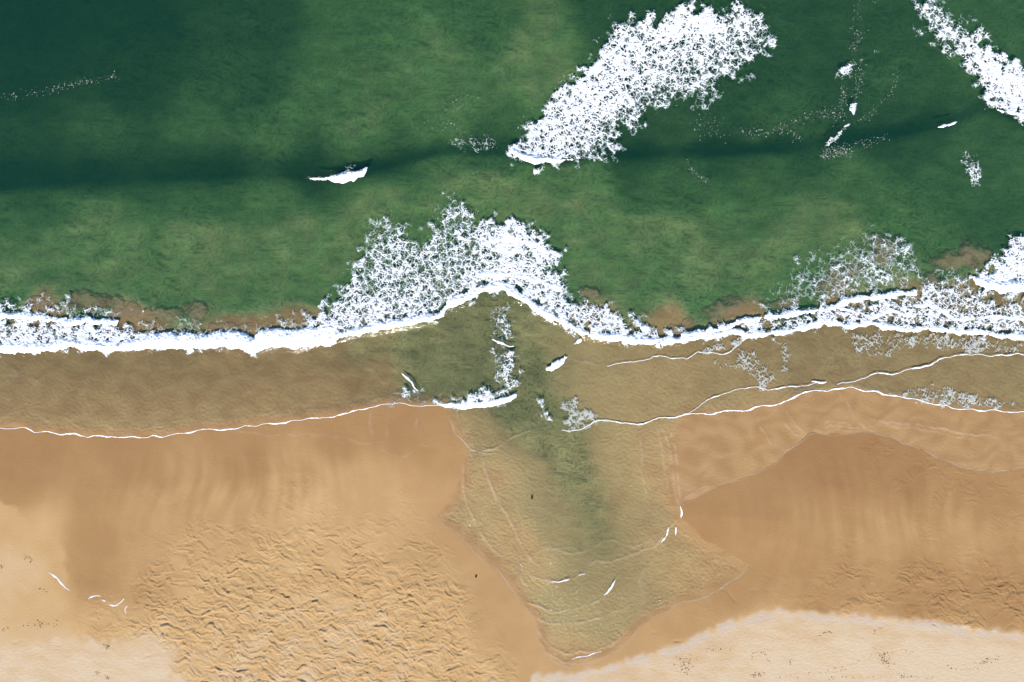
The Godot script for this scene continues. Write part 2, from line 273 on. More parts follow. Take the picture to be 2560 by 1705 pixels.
func along(c: Array, x: float) -> float:
	var n := c.size() / 2
	if x <= c[0]:
		return c[1]
	for k in range(1, n):
		if x <= c[k * 2]:
			var a: float = c[k * 2 - 2]
			var b: float = c[k * 2]
			return lerpf(c[k * 2 - 1], c[k * 2 + 1], (x - a) / maxf(b - a, 1e-4))
	return c[n * 2 - 1]

func survey() -> void:
	shore_dist = outline_grid(points(SHORE), X0, Z0, NX, NZ, CELL, 9.0)
	var damp := outline_grid(points(DAMP_LEFT), X0, Z0, NX, NZ, CELL, 4.0)
	var dry := outline_grid(points(DRY_LEFT), X0, Z0, NX, NZ, CELL, 4.0)
	var cx := int(NX / 4.0) + 2
	var cz := int(NZ / 4.0) + 2
	var depth := refine(soundings(DEPTH, X0, Z0, cx, cz, 2.0, 6.0), cx, cz, 2.0)
	wet_tone = refine(soundings(TONE, X0, Z0, cx, cz, 2.0, 8.0), cx, cz, 2.0)
	rippled = refine(soundings(RIPPLE, X0, Z0, cx, cz, 2.0, 6.0), cx, cz, 2.0)
	bed.resize(NX * NZ)
	swell.resize(NX * NZ)
	crusted.resize(NX * NZ)
	offshore.resize(NX * NZ)
	for i in NX:
		var x := X0 + i * CELL
		var r1 := along(R1, x) if x > -1.0 else 1e6
		var c1 := along(CREST1, x)
		var f1 := along(FRONTS, x)
		var dr := along(DRY_RIGHT, x) if x > 3.0 else 1e6
		for j in NZ:
			var z := Z0 + j * CELL
			var k := j * NX + i
			var s := shore_dist[k] + n_mid.get_noise_2d(x, z) * 0.25
			shore_dist[k] = s
			if s > 0.0:
				var d := depth[k]
				d *= 1.0 + lerpf(0.8, 0.35, smoothstep(10.0, 17.0, z)) * (1.0 - smoothstep(0.9, 1.8, d)) * smoothstep(0.05, 0.15, d)
				if x > 22.0 and z > r1 - 6.0:   # the step at the head of the last uprush
					d = lerpf(d, lerpf(minf(d, 0.06), maxf(d, 0.30), smoothstep(-0.1, 1.4, r1 - z)), smoothstep(27.5, 30.5, x + 0.1 * (z - r1)) * smoothstep(30.0, 28.4, z))
				var back := c1 - z
				d += lerpf(1.6, 2.3, smoothstep(-60.0, -25.0, x)) * exp(-pow((back - 1.6) / ((lerpf(4.5, 1.6, smoothstep(-60.0, -20.0, x)) + n_big.get_noise_2d(x * 2.0, 8.0)) if back > 1.6 else 1.3), 2.0)) * (0.75 + 0.5 * n_big.get_noise_2d(x, 3.0))  # trough added so the water behind the crest looks darker
				bed[k] = -(0.012 + SHOAL * d * smoothstep(0.0, 2.6, s))
			else:
				bed[k] = 0.008 - 0.03 * s + 0.001 * s * s
			# swell: long back to seaward, steep face to landward
			var h := 0.0
			var q := c1 - z
			h += (0.55 + 0.15 * n_big.get_noise_2d(x * 2.0, 5.0)) * (exp(-q / 5.0) if q > 0.0 else exp(q / 2.2))
			q = f1 - z
			offshore[k] = q
			h += 0.45 * (exp(-q / 3.0) if q > 0.0 else exp(q / 0.5))
			swell[k] = h if s > 1.0 else h * clampf(s, 0.0, 1.0)
			var t := wet_tone[k]
			var e := n_mid.get_noise_2d(x * 2.0, z * 2.0 + 70.0) * 0.5
			t = lerpf(t, maxf(t, 0.56), smoothstep(-0.3, 0.5, damp[k] + e))
			t = lerpf(t, maxf(t, 0.82), smoothstep(-1.0, 1.0, dry[k] + e * 3.0 + 1.6 * n_fbm2.get_noise_2d(x * 2.0, z * 2.0)))
			t = lerpf(t, maxf(t, 0.80), smoothstep(-0.3, 0.9, z - dr + e))
			wet_tone[k] = t
			crusted[k] = z - dr + e

# ---------------------------------------------------------------- meshes
func spaced(marks: Array) -> PackedFloat32Array:
	# [from, step, to, step, to, ...]
	var out := PackedFloat32Array([marks[0]])
	var v: float = marks[0]
	for k in range(1, marks.size(), 2):
		var n := maxi(1, roundi((marks[k + 1] - v) / marks[k]))
		for i in range(1, n + 1):
			out.append(lerpf(v, marks[k + 1], float(i) / n))
		v = marks[k + 1]
	return out

func sheet(xs: PackedFloat32Array, zs: PackedFloat32Array, ys: PackedFloat32Array, colors: PackedColorArray) -> ArrayMesh:
	var nx := xs.size()
	var nz := zs.size()
	var v := PackedVector3Array()
	var n := PackedVector3Array()
	v.resize(nx * nz)
	n.resize(nx * nz)
	for j in nz:
		var ja := maxi(j - 1, 0)
		var jb := mini(j + 1, nz - 1)
		var dz := zs[jb] - zs[ja]
		for i in nx:
			var ia := maxi(i - 1, 0)
			var ib := mini(i + 1, nx - 1)
			var k := j * nx + i
			v[k] = Vector3(xs[i], ys[k], zs[j])
			n[k] = Vector3(-(ys[j * nx + ib] - ys[j * nx + ia]) / (xs[ib] - xs[ia]), 1.0, -(ys[jb * nx + i] - ys[ja * nx + i]) / dz).normalized()
	var ix := PackedInt32Array()
	ix.resize((nx - 1) * (nz - 1) * 6)
	var w := 0
	for j in nz - 1:
		for i in nx - 1:
			var k := j * nx + i
			ix[w] = k
			ix[w + 1] = k + 1
			ix[w + 2] = k + nx
			ix[w + 3] = k + 1
			ix[w + 4] = k + nx + 1
			ix[w + 5] = k + nx
			w += 6
	return surface(v, n, ix, colors)

func surface(v: PackedVector3Array, n: PackedVector3Array, ix: PackedInt32Array, colors := PackedColorArray()) -> ArrayMesh:
	var a := []
	a.resize(Mesh.ARRAY_MAX)
	a[Mesh.ARRAY_VERTEX] = v
	a[Mesh.ARRAY_NORMAL] = n
	a[Mesh.ARRAY_INDEX] = ix
	if colors.size():
		a[Mesh.ARRAY_COLOR] = colors
	var me := ArrayMesh.new()
	me.add_surface_from_arrays(Mesh.PRIMITIVE_TRIANGLES, a)
	return me

func smooth_normals(v: PackedVector3Array, ix: PackedInt32Array) -> PackedVector3Array:
	var n := PackedVector3Array()
	n.resize(v.size())
	for t in range(0, ix.size(), 3):
		var a := v[ix[t]]
		var f := (v[ix[t + 2]] - a).cross(v[ix[t + 1]] - a)
		n[ix[t]] += f
		n[ix[t + 1]] += f
		n[ix[t + 2]] += f
	for k in n.size():
		n[k] = n[k].normalized()
	return n

func put(called: String, me: Mesh, mat: Material, parent: Node3D = self) -> MeshInstance3D:
	var o := MeshInstance3D.new()
	o.mesh = me
	o.material_override = mat
	o.name = numbered(called) if parent == self else called
	parent.add_child(o, true)
	return o

func numbered(called: String) -> String:
	var k: int = used.get(called, -1) + 1
	used[called] = k
	return called if k == 0 else "%s_%03d" % [called, k]

func tag(o: Node3D, label: String, category: String, group := "") -> Node3D:
	o.set_meta("label", label)
	o.set_meta("category", category)
	if group:
		o.set_meta("group", group)
	return o

func thing(called: String, label: String, category: String, group := "") -> Node3D:
	var o := Node3D.new()
	o.name = numbered(called)
	add_child(o)
	return tag(o, label, category, group)

# ---------------------------------------------------------------- foam
## Foam afloat inside an outline: a net of strands and holes (lace), or one solid rolling ridge (lace = false). Its edge lies in the water and it swells up from there.
func foam(outline: Array, amounts: Array, lace := true, high := 0.12, fringe := 1.4, step := 0.085, rough := 1.0, film := 0.0, fine := 1.12) -> ArrayMesh:
	var p := points(outline)
	var lo := p[0]
	var hi := p[0]
	for q in p:
		lo = lo.min(q)
		hi = hi.max(q)
	lo -= Vector2(1.5, 1.5)
	hi += Vector2(1.5, 1.5)
	var c := 0.3
	var gx := int((hi.x - lo.x) / c) + 2
	var gz := int((hi.y - lo.y) / c) + 2
	var edge := outline_grid(p, lo.x, lo.y, gx, gz, c, 4.0)
	var much := PackedFloat32Array()
	if amounts.size() > 3:
		much = soundings(amounts, lo.x, lo.y, int(gx / 4.0) + 2, int(gz / 4.0) + 2, c * 4.0, 1.0)
	var mx := int(gx / 4.0) + 2
	var mz := int(gz / 4.0) + 2
	var nx := int((hi.x - lo.x) / step) + 1
	var nz := int((hi.y - lo.y) / step) + 1
	var f := PackedFloat32Array()
	var y := PackedFloat32Array()
	f.resize(nx * nz)
	y.resize(nx * nz)
	f.fill(-1.0)
	for j in nz:
		var z := lo.y + j * step
		for i in nx:
			var x := lo.x + i * step
			var e := look(edge, lo.x, lo.y, gx, gz, c, x, z)
			if e < -1.0:
				continue
			var k := j * nx + i
			var base := maxf(at(swell, x, z), at(bed, x, z))
			if lace:
				var d: float = look(much, lo.x, lo.y, mx, mz, c * 4.0, x, z) if much.size() else amounts[2]
				var w := n_fbm.get_noise_2d(x, z)
				e += w * fringe * 0.9 + n_fine.get_noise_2d(x, z) * 0.12 + n_warp.get_noise_2d(x * 1.4, z * 1.4) * fringe * 0.7
				d *= smoothstep(-0.15 * fringe, fringe, e)
				if d < 0.02:
					f[k] = -0.3
					continue
				d += w * 0.26 + n_warp.get_noise_2d(x + 40.0, z) * 0.16
				var u := n_small.get_noise_2d(x, z) * 0.35
				var v := n_small.get_noise_2d(x + 31.0, z + 17.0) * 0.35
				var ea := cell_a.get_noise_2d((x + u) * fine, (z + v) * fine) + 1.0
				var eb := cell_b.get_noise_2d((x + u * 0.6) * fine, (z + v * 0.6) * fine) + 1.0
				var grain := n_fine.get_noise_2d(x * 1.4, z * 1.4)
				var fa := d * 0.44 - 0.10 - ea + grain * 0.08 + film
				var fb := (d - 0.22) * 0.50 - 0.07 - eb + grain * 0.12 + film
				var val := maxf(fa, fb)
				f[k] = val
				y[k] = base - 0.015 - film * 0.12 + clampf(val * 0.9, -0.02, high) + maxf(0.0, val) * (0.5 * w + 0.3 * grain)
			else:
				var w := n_fbm.get_noise_2d(x * 1.6, z * 1.6)
				var g := n_fine.get_noise_2d(x * 0.8, z * 0.8)
				var val := e + (w * 0.26 + g * 0.10 + n_mid.get_noise_2d(x * 1.2 + 5.0, z * 1.2) * 0.34) * rough
				f[k] = val
				y[k] = base - 0.02 + high * (1.0 - exp(-maxf(val, 0.0) * 1.9)) * (1.0 + 0.28 * w + 0.14 * g + 0.1 * n_fine.get_noise_2d(x * 1.9, z * 1.9))
	return contour(f, y, nx, nz, lo, step)

## The part of a height grid where f is above zero, cut along f = 0.
func contour(f: PackedFloat32Array, y: PackedFloat32Array, nx: int, nz: int, lo: Vector2, step: float) -> ArrayMesh:
	var v := PackedVector3Array()
	var ix := PackedInt32Array()
	var corner := PackedInt32Array()
	var across := PackedInt32Array()
	var down := PackedInt32Array()
	corner.resize(nx * nz)
	across.resize(nx * nz)
	down.resize(nx * nz)
	corner.fill(-1)
	across.fill(-1)
	down.fill(-1)
	var poly := PackedInt32Array()
	for j in nz - 1:
		for i in nx - 1:
			var a := j * nx + i
			var b := a + 1
			var d := a + nx
			var c := d + 1
			var fa := f[a]
			var fb := f[b]
			var fc := f[c]
			var fd := f[d]
			if fa <= 0.0 and fb <= 0.0 and fc <= 0.0 and fd <= 0.0:
				continue
			poly.clear()
			var x := lo.x + i * step
			var z := lo.y + j * step
			if fa > 0.0:
				if corner[a] < 0:
					corner[a] = v.size()
					v.append(Vector3(x, y[a], z))
				poly.append(corner[a])
			if (fa > 0.0) != (fb > 0.0):
				if across[a] < 0:
					across[a] = v.size()
					var t := fa / (fa - fb)
					v.append(Vector3(x + t * step, (y[a] if fa > 0.0 else y[b]) - 0.03, z))
				poly.append(across[a])
			if fb > 0.0:
				if corner[b] < 0:
					corner[b] = v.size()
					v.append(Vector3(x + step, y[b], z))
				poly.append(corner[b])
			if (fb > 0.0) != (fc > 0.0):
				if down[b] < 0:
					down[b] = v.size()
					var t := fb / (fb - fc)
					v.append(Vector3(x + step, (y[b] if fb > 0.0 else y[c]) - 0.03, z + t * step))
				poly.append(down[b])
			if fc > 0.0:
				if corner[c] < 0:
					corner[c] = v.size()
					v.append(Vector3(x + step, y[c], z + step))
				poly.append(corner[c])
			if (fc > 0.0) != (fd > 0.0):
				if across[d] < 0:
					across[d] = v.size()
					var t := fd / (fd - fc)
					v.append(Vector3(x + t * step, (y[d] if fd > 0.0 else y[c]) - 0.03, z + step))
				poly.append(across[d])
			if fd > 0.0:
				if corner[d] < 0:
					corner[d] = v.size()
					v.append(Vector3(x, y[d], z + step))
				poly.append(corner[d])
			if (fd > 0.0) != (fa > 0.0):
				if down[a] < 0:
					down[a] = v.size()
					var t := fa / (fa - fd)
					v.append(Vector3(x, (y[a] if fa > 0.0 else y[d]) - 0.03, z + t * step))
				poly.append(down[a])
			for k in range(1, poly.size() - 1):
				ix.append(poly[0])
				ix.append(poly[k])
				ix.append(poly[k + 1])
	return surface(v, smooth_normals(v, ix), ix)

## A thin line of foam at the head of a sheet of water: a low rounded bead that swells and thins along its way.
func bead(line: Array, wide: float, high: float, s := 0.0, gaps := -9.0) -> ArrayMesh:
	var p := points(line)
	var curve := Curve2D.new()
	for k in p.size():
		var tangent := (p[mini(k + 1, p.size() - 1)] - p[maxi(k - 1, 0)]) / 6.0
		curve.add_point(p[k], -tangent, tangent)
	var long := curve.get_baked_length()
	var n := int(long / 0.16) + 2
	var v := PackedVector3Array()
	var ix := PackedInt32Array()
	var was := -1
	for k in n:
		var q := curve.sample_baked(long * k / (n - 1), true)
		var q2 := curve.sample_baked(minf(long, long * k / (n - 1) + 0.3), true)
		var q1 := curve.sample_baked(maxf(0.0, long * k / (n - 1) - 0.3), true)
		var side := (q2 - q1).normalized().orthogonal()
		q += side * (n_mid.get_noise_2d(q.x * 0.9 + s, q.y * 0.9) * 0.30 + n_small.get_noise_2d(q.x * 0.8 + s, q.y * 0.8) * 0.07)
		var w := wide * (0.55 + 0.6 * n_mid.get_noise_2d(q.x * 0.7 + s, q.y * 0.7) + 0.5 * n_small.get_noise_2d(q.x * 0.6 + s, q.y * 0.6) + 0.4 * n_fine.get_noise_2d(q.x, q.y + s))
		w *= minf(1.0, 4.0 * minf(k, n - 1 - k) / n + 0.15)
		if n_mid.get_noise_2d(q.x * 1.3 + 9.0, q.y * 1.3 + s) < gaps:
			was = -1
			continue
		w = clampf(w, wide * 0.34, wide * 1.25)
		var here := v.size()
		for m in 5:
			var u := m / 2.0 - 1.0
			var c := q + side * u * w * 0.5
			var ground := maxf(at(bed, c.x, c.y), at(swell, c.x, c.y))
			v.append(Vector3(c.x, ground + 0.008 + (1.0 - u * u) * high * clampf(w / wide, 0.4, 1.3), c.y))
		if was >= 0:
			for m in 4:
				ix.append_array([was + m, here + m, was + m + 1, was + m + 1, here + m, here + m + 1])
		was = here
	var nn := smooth_normals(v, ix)
	if nn.size() and nn[int(nn.size() / 2.0)].y < 0.0:
		for t in range(0, ix.size(), 3):
			var swap := ix[t]
			ix[t] = ix[t + 1]
			ix[t + 1] = swap
		nn = smooth_normals(v, ix)
	return surface(v, nn, ix)

## Stirred-up sand or bubbles hanging in the water: a lumpy cloud whose top nears the surface in the middle and sinks away at its rim.
func billow(centre: Vector2, size: Vector2, turn: float, top: float, deep: float, s: float) -> ArrayMesh:
	var n := 56
	var v := PackedVector3Array()
	var ix := PackedInt32Array()
	var b := PackedInt32Array()
	b.resize((n + 1) * (n + 1))
	b.fill(-1)
	var ca := cos(turn)
	var sa := sin(turn)
	for j in n + 1:
		for i in n + 1:
			var u := i * 2.0 / n - 1.0
			var w := j * 2.0 / n - 1.0
			var lx := u * size.x
			var lz := w * size.y
			var x := centre.x + lx * ca - lz * sa
			var z := centre.y + lx * sa + lz * ca
			var r := u * u + w * w
			var lump := absf(n_fbm.get_noise_2d(x * 0.9 + s, z * 0.9)) * 1.6
			var q := r + n_fbm2.get_noise_2d(x * 2.4 + s, z * 2.4) * 0.8
			var yy := top - deep * smoothstep(0.0, 1.15, q) - (0.5 - minf(lump, 0.5)) * deep * 0.22
			b[j * (n + 1) + i] = v.size()
			v.append(Vector3(x, maxf(yy, at(bed, x, z) - 0.15), z))
	for j in n:
		for i in n:
			var k := j * (n + 1) + i
			ix.append_array([b[k], b[k + 1], b[k + n + 1], b[k + 1], b[k + n + 2], b[k + n + 1]])
	return surface(v, smooth_normals(v, ix), ix)

# ---------------------------------------------------------------- sand
const SOAKED := Color(0.27, 0.145, 0.062)
const WET := Color(0.36, 0.213, 0.094)
const MOIST := Color(0.50, 0.328, 0.155)
const DRY := Color(0.58, 0.46, 0.315)
const TURBID_TINT := Color(0.45, 0.35, 0.155)  # yellow scatter of turbid water, put into the bed colour
const OLIVE := Color(0.315, 0.41, 0.16)  # olive cast of deeper water, painted on the bed
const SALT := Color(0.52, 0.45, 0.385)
const DEEP_TINT := Color(0.165, 0.345, 0.105)  # green of water that swallows red light, painted on the bed
var plate := cells(12, 0.74)
var plate_rim := cells(12, 0.74)
var crusted := PackedFloat32Array()
var offshore := PackedFloat32Array()

func sand_color(t: float) -> Color:
	if t < 0.3:
		return SOAKED.lerp(WET, t / 0.3)
	if t < 0.6:
		return WET.lerp(MOIST, (t - 0.3) / 0.3)
	return MOIST.lerp(DRY, minf(1.0, (t - 0.6) / 0.3))

## Sand below the water: x, z, distance from the waterline and height of the smooth bed in; its relief comes back in the alpha, its colour with painted water tint in rgb.
func under_water(x: float, z: float, s: float, h: float) -> Color:
	var d := -h / SHOAL
	var q := n_warp.get_noise_2d(x, z)
	var mid := n_mid.get_noise_2d(x * 0.8 + q, z * 1.3 + q)
	var ridge := 1.0 - 2.4 * absf(n_small.get_noise_2d(x * 0.75 + q * 1.5, z * 1.05 + q))
	var thread := 1.0 - 2.4 * absf(n_fine.get_noise_2d(x * 0.5 + q, z * 0.72))
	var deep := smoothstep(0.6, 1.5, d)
	var shallow := 1.0 - deep
	var up := (mid * 0.10 + ridge * 0.035 + thread * 0.03 + n_fbm2.get_noise_2d(x, z * 1.6) * 0.40) * deep * SHOAL
	var rip := n_small.get_noise_2d(x * 1.1 + q * 1.2, z * 1.7 + q) * 0.036 + n_fine.get_noise_2d(x * 0.6, z * 0.9) * 0.034
	rip += sin(s * 7.5 + q * 5.0 + mid * 3.0) * 0.035 * exp(-s / 3.0) * (0.5 + mid)
	up += rip * (0.25 + 0.75 * smoothstep(0.05, 0.25, d)) * shallow
	var turbid := 0.30 + 0.55 * exp(-pow((x - 8.0) / 17.0, 2.0)) + 0.15 * smoothstep(20.0, 40.0, x)
	turbid = lerpf(turbid, 1.0, smoothstep(0.9, 1.5, d))
	var brighten := maxf(0.20 * smoothstep(9.0, 16.0, z), 0.14 * smoothstep(7.0, 16.0, x) * smoothstep(-2.0, 3.0, z))  # raises the sand tone in the fan and right swash
	brighten *= 0.2 + 0.8 * smoothstep(0.08, 0.35, d)
	var c := sand_color(0.34 + brighten + 0.10 * mid - 0.14 * smoothstep(0.1, 0.5, d) * (1.0 - turbid * 0.6)).lerp(TURBID_TINT.lerp(OLIVE, smoothstep(0.8, 1.5, d) * lerpf(0.3, 1.0, smoothstep(-1.0, 3.0, at(offshore, x, z)))), clampf((turbid + 0.15 * mid) * smoothstep(0.08, lerpf(0.35, 0.5, smoothstep(10.0, 17.0, z)), d), 0.0, 1.0))
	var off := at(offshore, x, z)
	var deep_tint := smoothstep(1.25, 2.3, d + 0.2 * q + 0.15 * n_big.get_noise_2d(x, z))  # painted water tint, stronger with depth
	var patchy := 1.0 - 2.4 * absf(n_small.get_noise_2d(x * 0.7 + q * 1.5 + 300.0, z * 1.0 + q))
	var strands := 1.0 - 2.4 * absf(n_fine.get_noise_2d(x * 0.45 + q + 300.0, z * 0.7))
	var caustic_mottle := 1.0 + deep * (0.28 * patchy * (0.6 + 0.8 * n_big.get_noise_2d(x * 0.6 + 9.0, z * 0.6)) + 0.26 * strands + 0.14 * n_mid.get_noise_2d(x * 0.9 + 200.0, z * 1.4))  # filaments of caustic light painted into the bed colour, plus random mottling
	deep_tint *= lerpf(0.12, 1.0, smoothstep(-1.0, 3.0, off))
	c = c.lerp(DEEP_TINT, deep_tint) * maxf(caustic_mottle, 0.3)
	c.a = up
	return c

func build_beach() -> void:
	var lines := marks(LINES, -92.0, 2.0, 737, 241)
	var grooves := marks(GROOVES, -92.0, 2.0, 737, 241)
	var xs := spaced([-420.0, 12.0, -96.0, 0.6, -92.0, 0.14, 92.0, 0.6, 96.0, 12.0, 420.0])
	var zs := spaced([-9.0, 0.18, 15.0, 0.125, 62.0, 0.6, 66.0, 8.0, 320.0])
	var nx := xs.size()
	var nz := zs.size()
	var ys := PackedFloat32Array()
	var cs := PackedColorArray()
	ys.resize(nx * nz)
	cs.resize(nx * nz)
	for j in nz:
		var z := zs[j]
		for i in nx:
			var x := xs[i]
			var k := j * nx + i
			var h := at(bed, x, z)
			var s := at(shore_dist, x, z)
			var line := 0.0
			if z > 3.0 and absf(x) < 91.0:
				line = look(lines, -92.0, 2.0, 737, 241, 0.25, x, z)
			var c: Color
			if s > 0.0:
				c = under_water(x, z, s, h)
				h += c.a + line
			else:
				var mid := n_mid.get_noise_2d(x, z)
				var small := n_small.get_noise_2d(x, z)
				var t := at(wet_tone, x, z)
				var dry := smoothstep(0.70, 0.80, t)
				var r := at(rippled, x, z) * (1.0 - 0.9 * dry)
				var big := n_fbm2.get_noise_2d(x, z)
				# runnels left by the backwash, running down to the water
				var where := exp(-pow((x + 46.0) / 19.0, 2.0) - pow((z - 26.0) / 6.5, 2.0)) + 0.8 * exp(-pow((x - 68.0) / 26.0, 2.0) - pow((z - 30.0) / 9.0, 2.0)) + 0.12
				var bend := 2.2 * n_big.get_noise_2d(x * 0.35, z * 0.7)
				var run := n_mid.get_noise_2d(x * 1.3 + bend, z * 0.22 + 0.3 * bend)
				var run2 := n_small.get_noise_2d(x * 0.8 + bend, z * 0.13 + 50.0)
				run = (run * 0.09 + run2 * 0.04) * where * (1.0 - 0.6 * r) * smoothstep(-0.5, -4.0, s) * (1.0 - dry)
				t += run + big * 0.06 + mid * 0.012
				h += run * 0.12
				if r > 0.02:
					# plates of sand with a low scarp to the north, broken out by the last ebb
					var wx := x + 1.1 * n_warp.get_noise_2d(x, z) + 0.30 * small
					var wz := z + 0.9 * n_warp.get_noise_2d(x + 50.0, z) + 0.22 * n_small.get_noise_2d(x * 0.8 + 20.0, z * 0.8)
					var u := wx * 0.82 + wz * 0.42
					var v := wz * 1.75 - wx * 0.55
					var lift := plate.get_noise_2d(u, v)
					var rim := plate_rim.get_noise_2d(u, v) + 1.0
					var lift2 := plate.get_noise_2d(u * 2.1 + 70.0, v * 2.0)
					var rim2 := plate_rim.get_noise_2d(u * 2.1 + 70.0, v * 2.0) + 1.0
					var broken := smoothstep(-0.6, 0.1, n_mid.get_noise_2d(x * 0.5, z * 0.6 + 30.0) + (r - 0.5))
					var up := maxf(lift, -0.25) * smoothstep(0.0, 0.30, rim) * 0.185 + lift2 * smoothstep(0.0, 0.3, rim2) * 0.10 * broken
					up += n_mid.get_noise_2d(wx * 1.4, wz * 2.0) * 0.03
					h += up * smoothstep(0.0, 0.9, r) * (0.5 + 0.5 * broken)
					t += r * mid * 0.05
				h += small * 0.003 + big * 0.03
				if dry > 0.0:   # dry sand, trodden and blown
					h += (n_small.get_noise_2d(x * 0.9, z * 2.2 + x * 0.3) * 0.016 + n_fine.get_noise_2d(x, z) * 0.008 + mid * 0.02) * dry
					t += 0.10 * n_fbm.get_noise_2d(x * 0.35, z * 0.9 - x * 0.1) * dry
				if absf(x) < 91.0:
					h += line * 0.5 - look(grooves, -92.0, 2.0, 737, 241, 0.25, x, z)
				c = sand_color(clampf(t, 0.0, 1.0))
				var crust := exp(-pow((at(crusted, x, z) - 0.9) / 0.8, 2.0)) * (0.55 + 0.9 * mid)
				if crust > 0.02:
					c = c.lerp(SALT, clampf(crust, 0.0, 0.55))
			if line > 0.006:
				c = c.lerp(SALT, minf(0.24, line * 5.0) * (0.5 + 0.5 * n_small.get_noise_2d(x * 0.7, z * 0.7)))
			c.a = 1.0
			ys[k] = h
			cs[k] = c
	var o := put("beach", sheet(xs, zs, ys, cs), sand_material())
	o.set_meta("kind", "structure")

## Heights of low ridges or grooves drawn along lines [height, x, z, x, z, ...].
func marks(list: Array, x0: float, z0: float, nx: int, nz: int) -> PackedFloat32Array:
	var g := PackedFloat32Array()
	g.resize(nx * nz)
	for l in list:
		var high: float = l[0]
		var curve := Curve2D.new()
		for k in range(1, l.size(), 2):
			var here := Vector2(l[k], l[k + 1])
			var a := maxi(k - 2, 1)
			var b := mini(k + 2, l.size() - 2)
			var tangent := Vector2(l[b] - l[a], l[b + 1] - l[a + 1]) / 6.0
			curve.add_point(here, -tangent, tangent)
		var long := curve.get_baked_length()
		var n := int(long / 0.12) + 2
		for k in n:
			var q := curve.sample_baked(long * k / (n - 1), true)
			q.y += 0.30 * n_mid.get_noise_2d(q.x, q.y) + 0.12 * n_small.get_noise_2d(q.x, q.y)
			var strong := high * clampf(0.75 + 0.9 * n_mid.get_noise_2d(q.x * 1.4 + 7.0, q.y * 1.4), 0.1, 1.4) * smoothstep(0.0, 0.15, minf(float(k), float(n - 1 - k)) / n + 0.01)
			var ci := int((q.x - x0) / 0.25)
			var cj := int((q.y - z0) / 0.25)
			for j in range(cj - 1, cj + 3):
				for i in range(ci - 1, ci + 3):
					if i >= 0 and j >= 0 and i < nx and j < nz:
						var dx := x0 + i * 0.25 - q.x
						var dz := z0 + j * 0.25 - q.y
						g[j * nx + i] = maxf(g[j * nx + i], strong * exp(-(dx * dx + dz * dz) / 0.035))
	return g

func build_seabed() -> void:
	var xs := spaced([-420.0, 12.0, -100.0, 1.0, -92.0, 0.24, 92.0, 1.0, 100.0, 12.0, 420.0])
	var zs := spaced([-420.0, 12.0, -66.0, 1.0, -62.0, 0.24, -8.9])
	var nx := xs.size()
	var nz := zs.size()
	var ys := PackedFloat32Array()
	var cs := PackedColorArray()
	ys.resize(nx * nz)
	cs.resize(nx * nz)
	for j in nz:
		var z := zs[j]
		for i in nx:
			var x := xs[i]
			var k := j * nx + i
			var h := at(bed, x, z)
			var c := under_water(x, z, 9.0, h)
			h += c.a
			if z > -9.0:
				h -= 0.05
			c.a = 1.0
			ys[k] = h
			cs[k] = c
	var o := put("seabed", sheet(xs, zs, ys, cs), sand_material())
	o.set_meta("kind", "structure")

var sand_mat: StandardMaterial3D
func sand_material() -> StandardMaterial3D:
	if sand_mat:
		return sand_mat
	sand_mat = StandardMaterial3D.new()
	sand_mat.resource_name = "sand"
	sand_mat.vertex_color_use_as_albedo = true
	sand_mat.roughness = 0.9
	sand_mat.metallic_specular = 0.2
	sand_mat.uv1_triplanar = true
	sand_mat.uv1_world_triplanar = true
	sand_mat.uv1_scale = Vector3.ONE * 0.11
	var grain := NoiseTexture2D.new()
	grain.width = 1024
	grain.height = 1024
	grain.seamless = true
	grain.generate_mipmaps = false
	var n := noise(21, 0.045, 5)
	n.fractal_gain = 0.75
	grain.noise = n
	var ramp := Gradient.new()
	ramp.set_color(0, Color(0.80, 0.79, 0.78))
	ramp.set_color(1, Color(1.0, 1.0, 1.0))
	grain.color_ramp = ramp
	sand_mat.albedo_texture = grain
	var relief := NoiseTexture2D.new()
	relief.width = 1024
	relief.height = 1024
	relief.seamless = true
	var rn := noise(23, 0.024, 4)
	rn.fractal_gain = 0.6
	relief.noise = rn
	sand_mat.heightmap_enabled = true
	sand_mat.heightmap_texture = relief
	sand_mat.heightmap_scale = 3.0
	return sand_mat

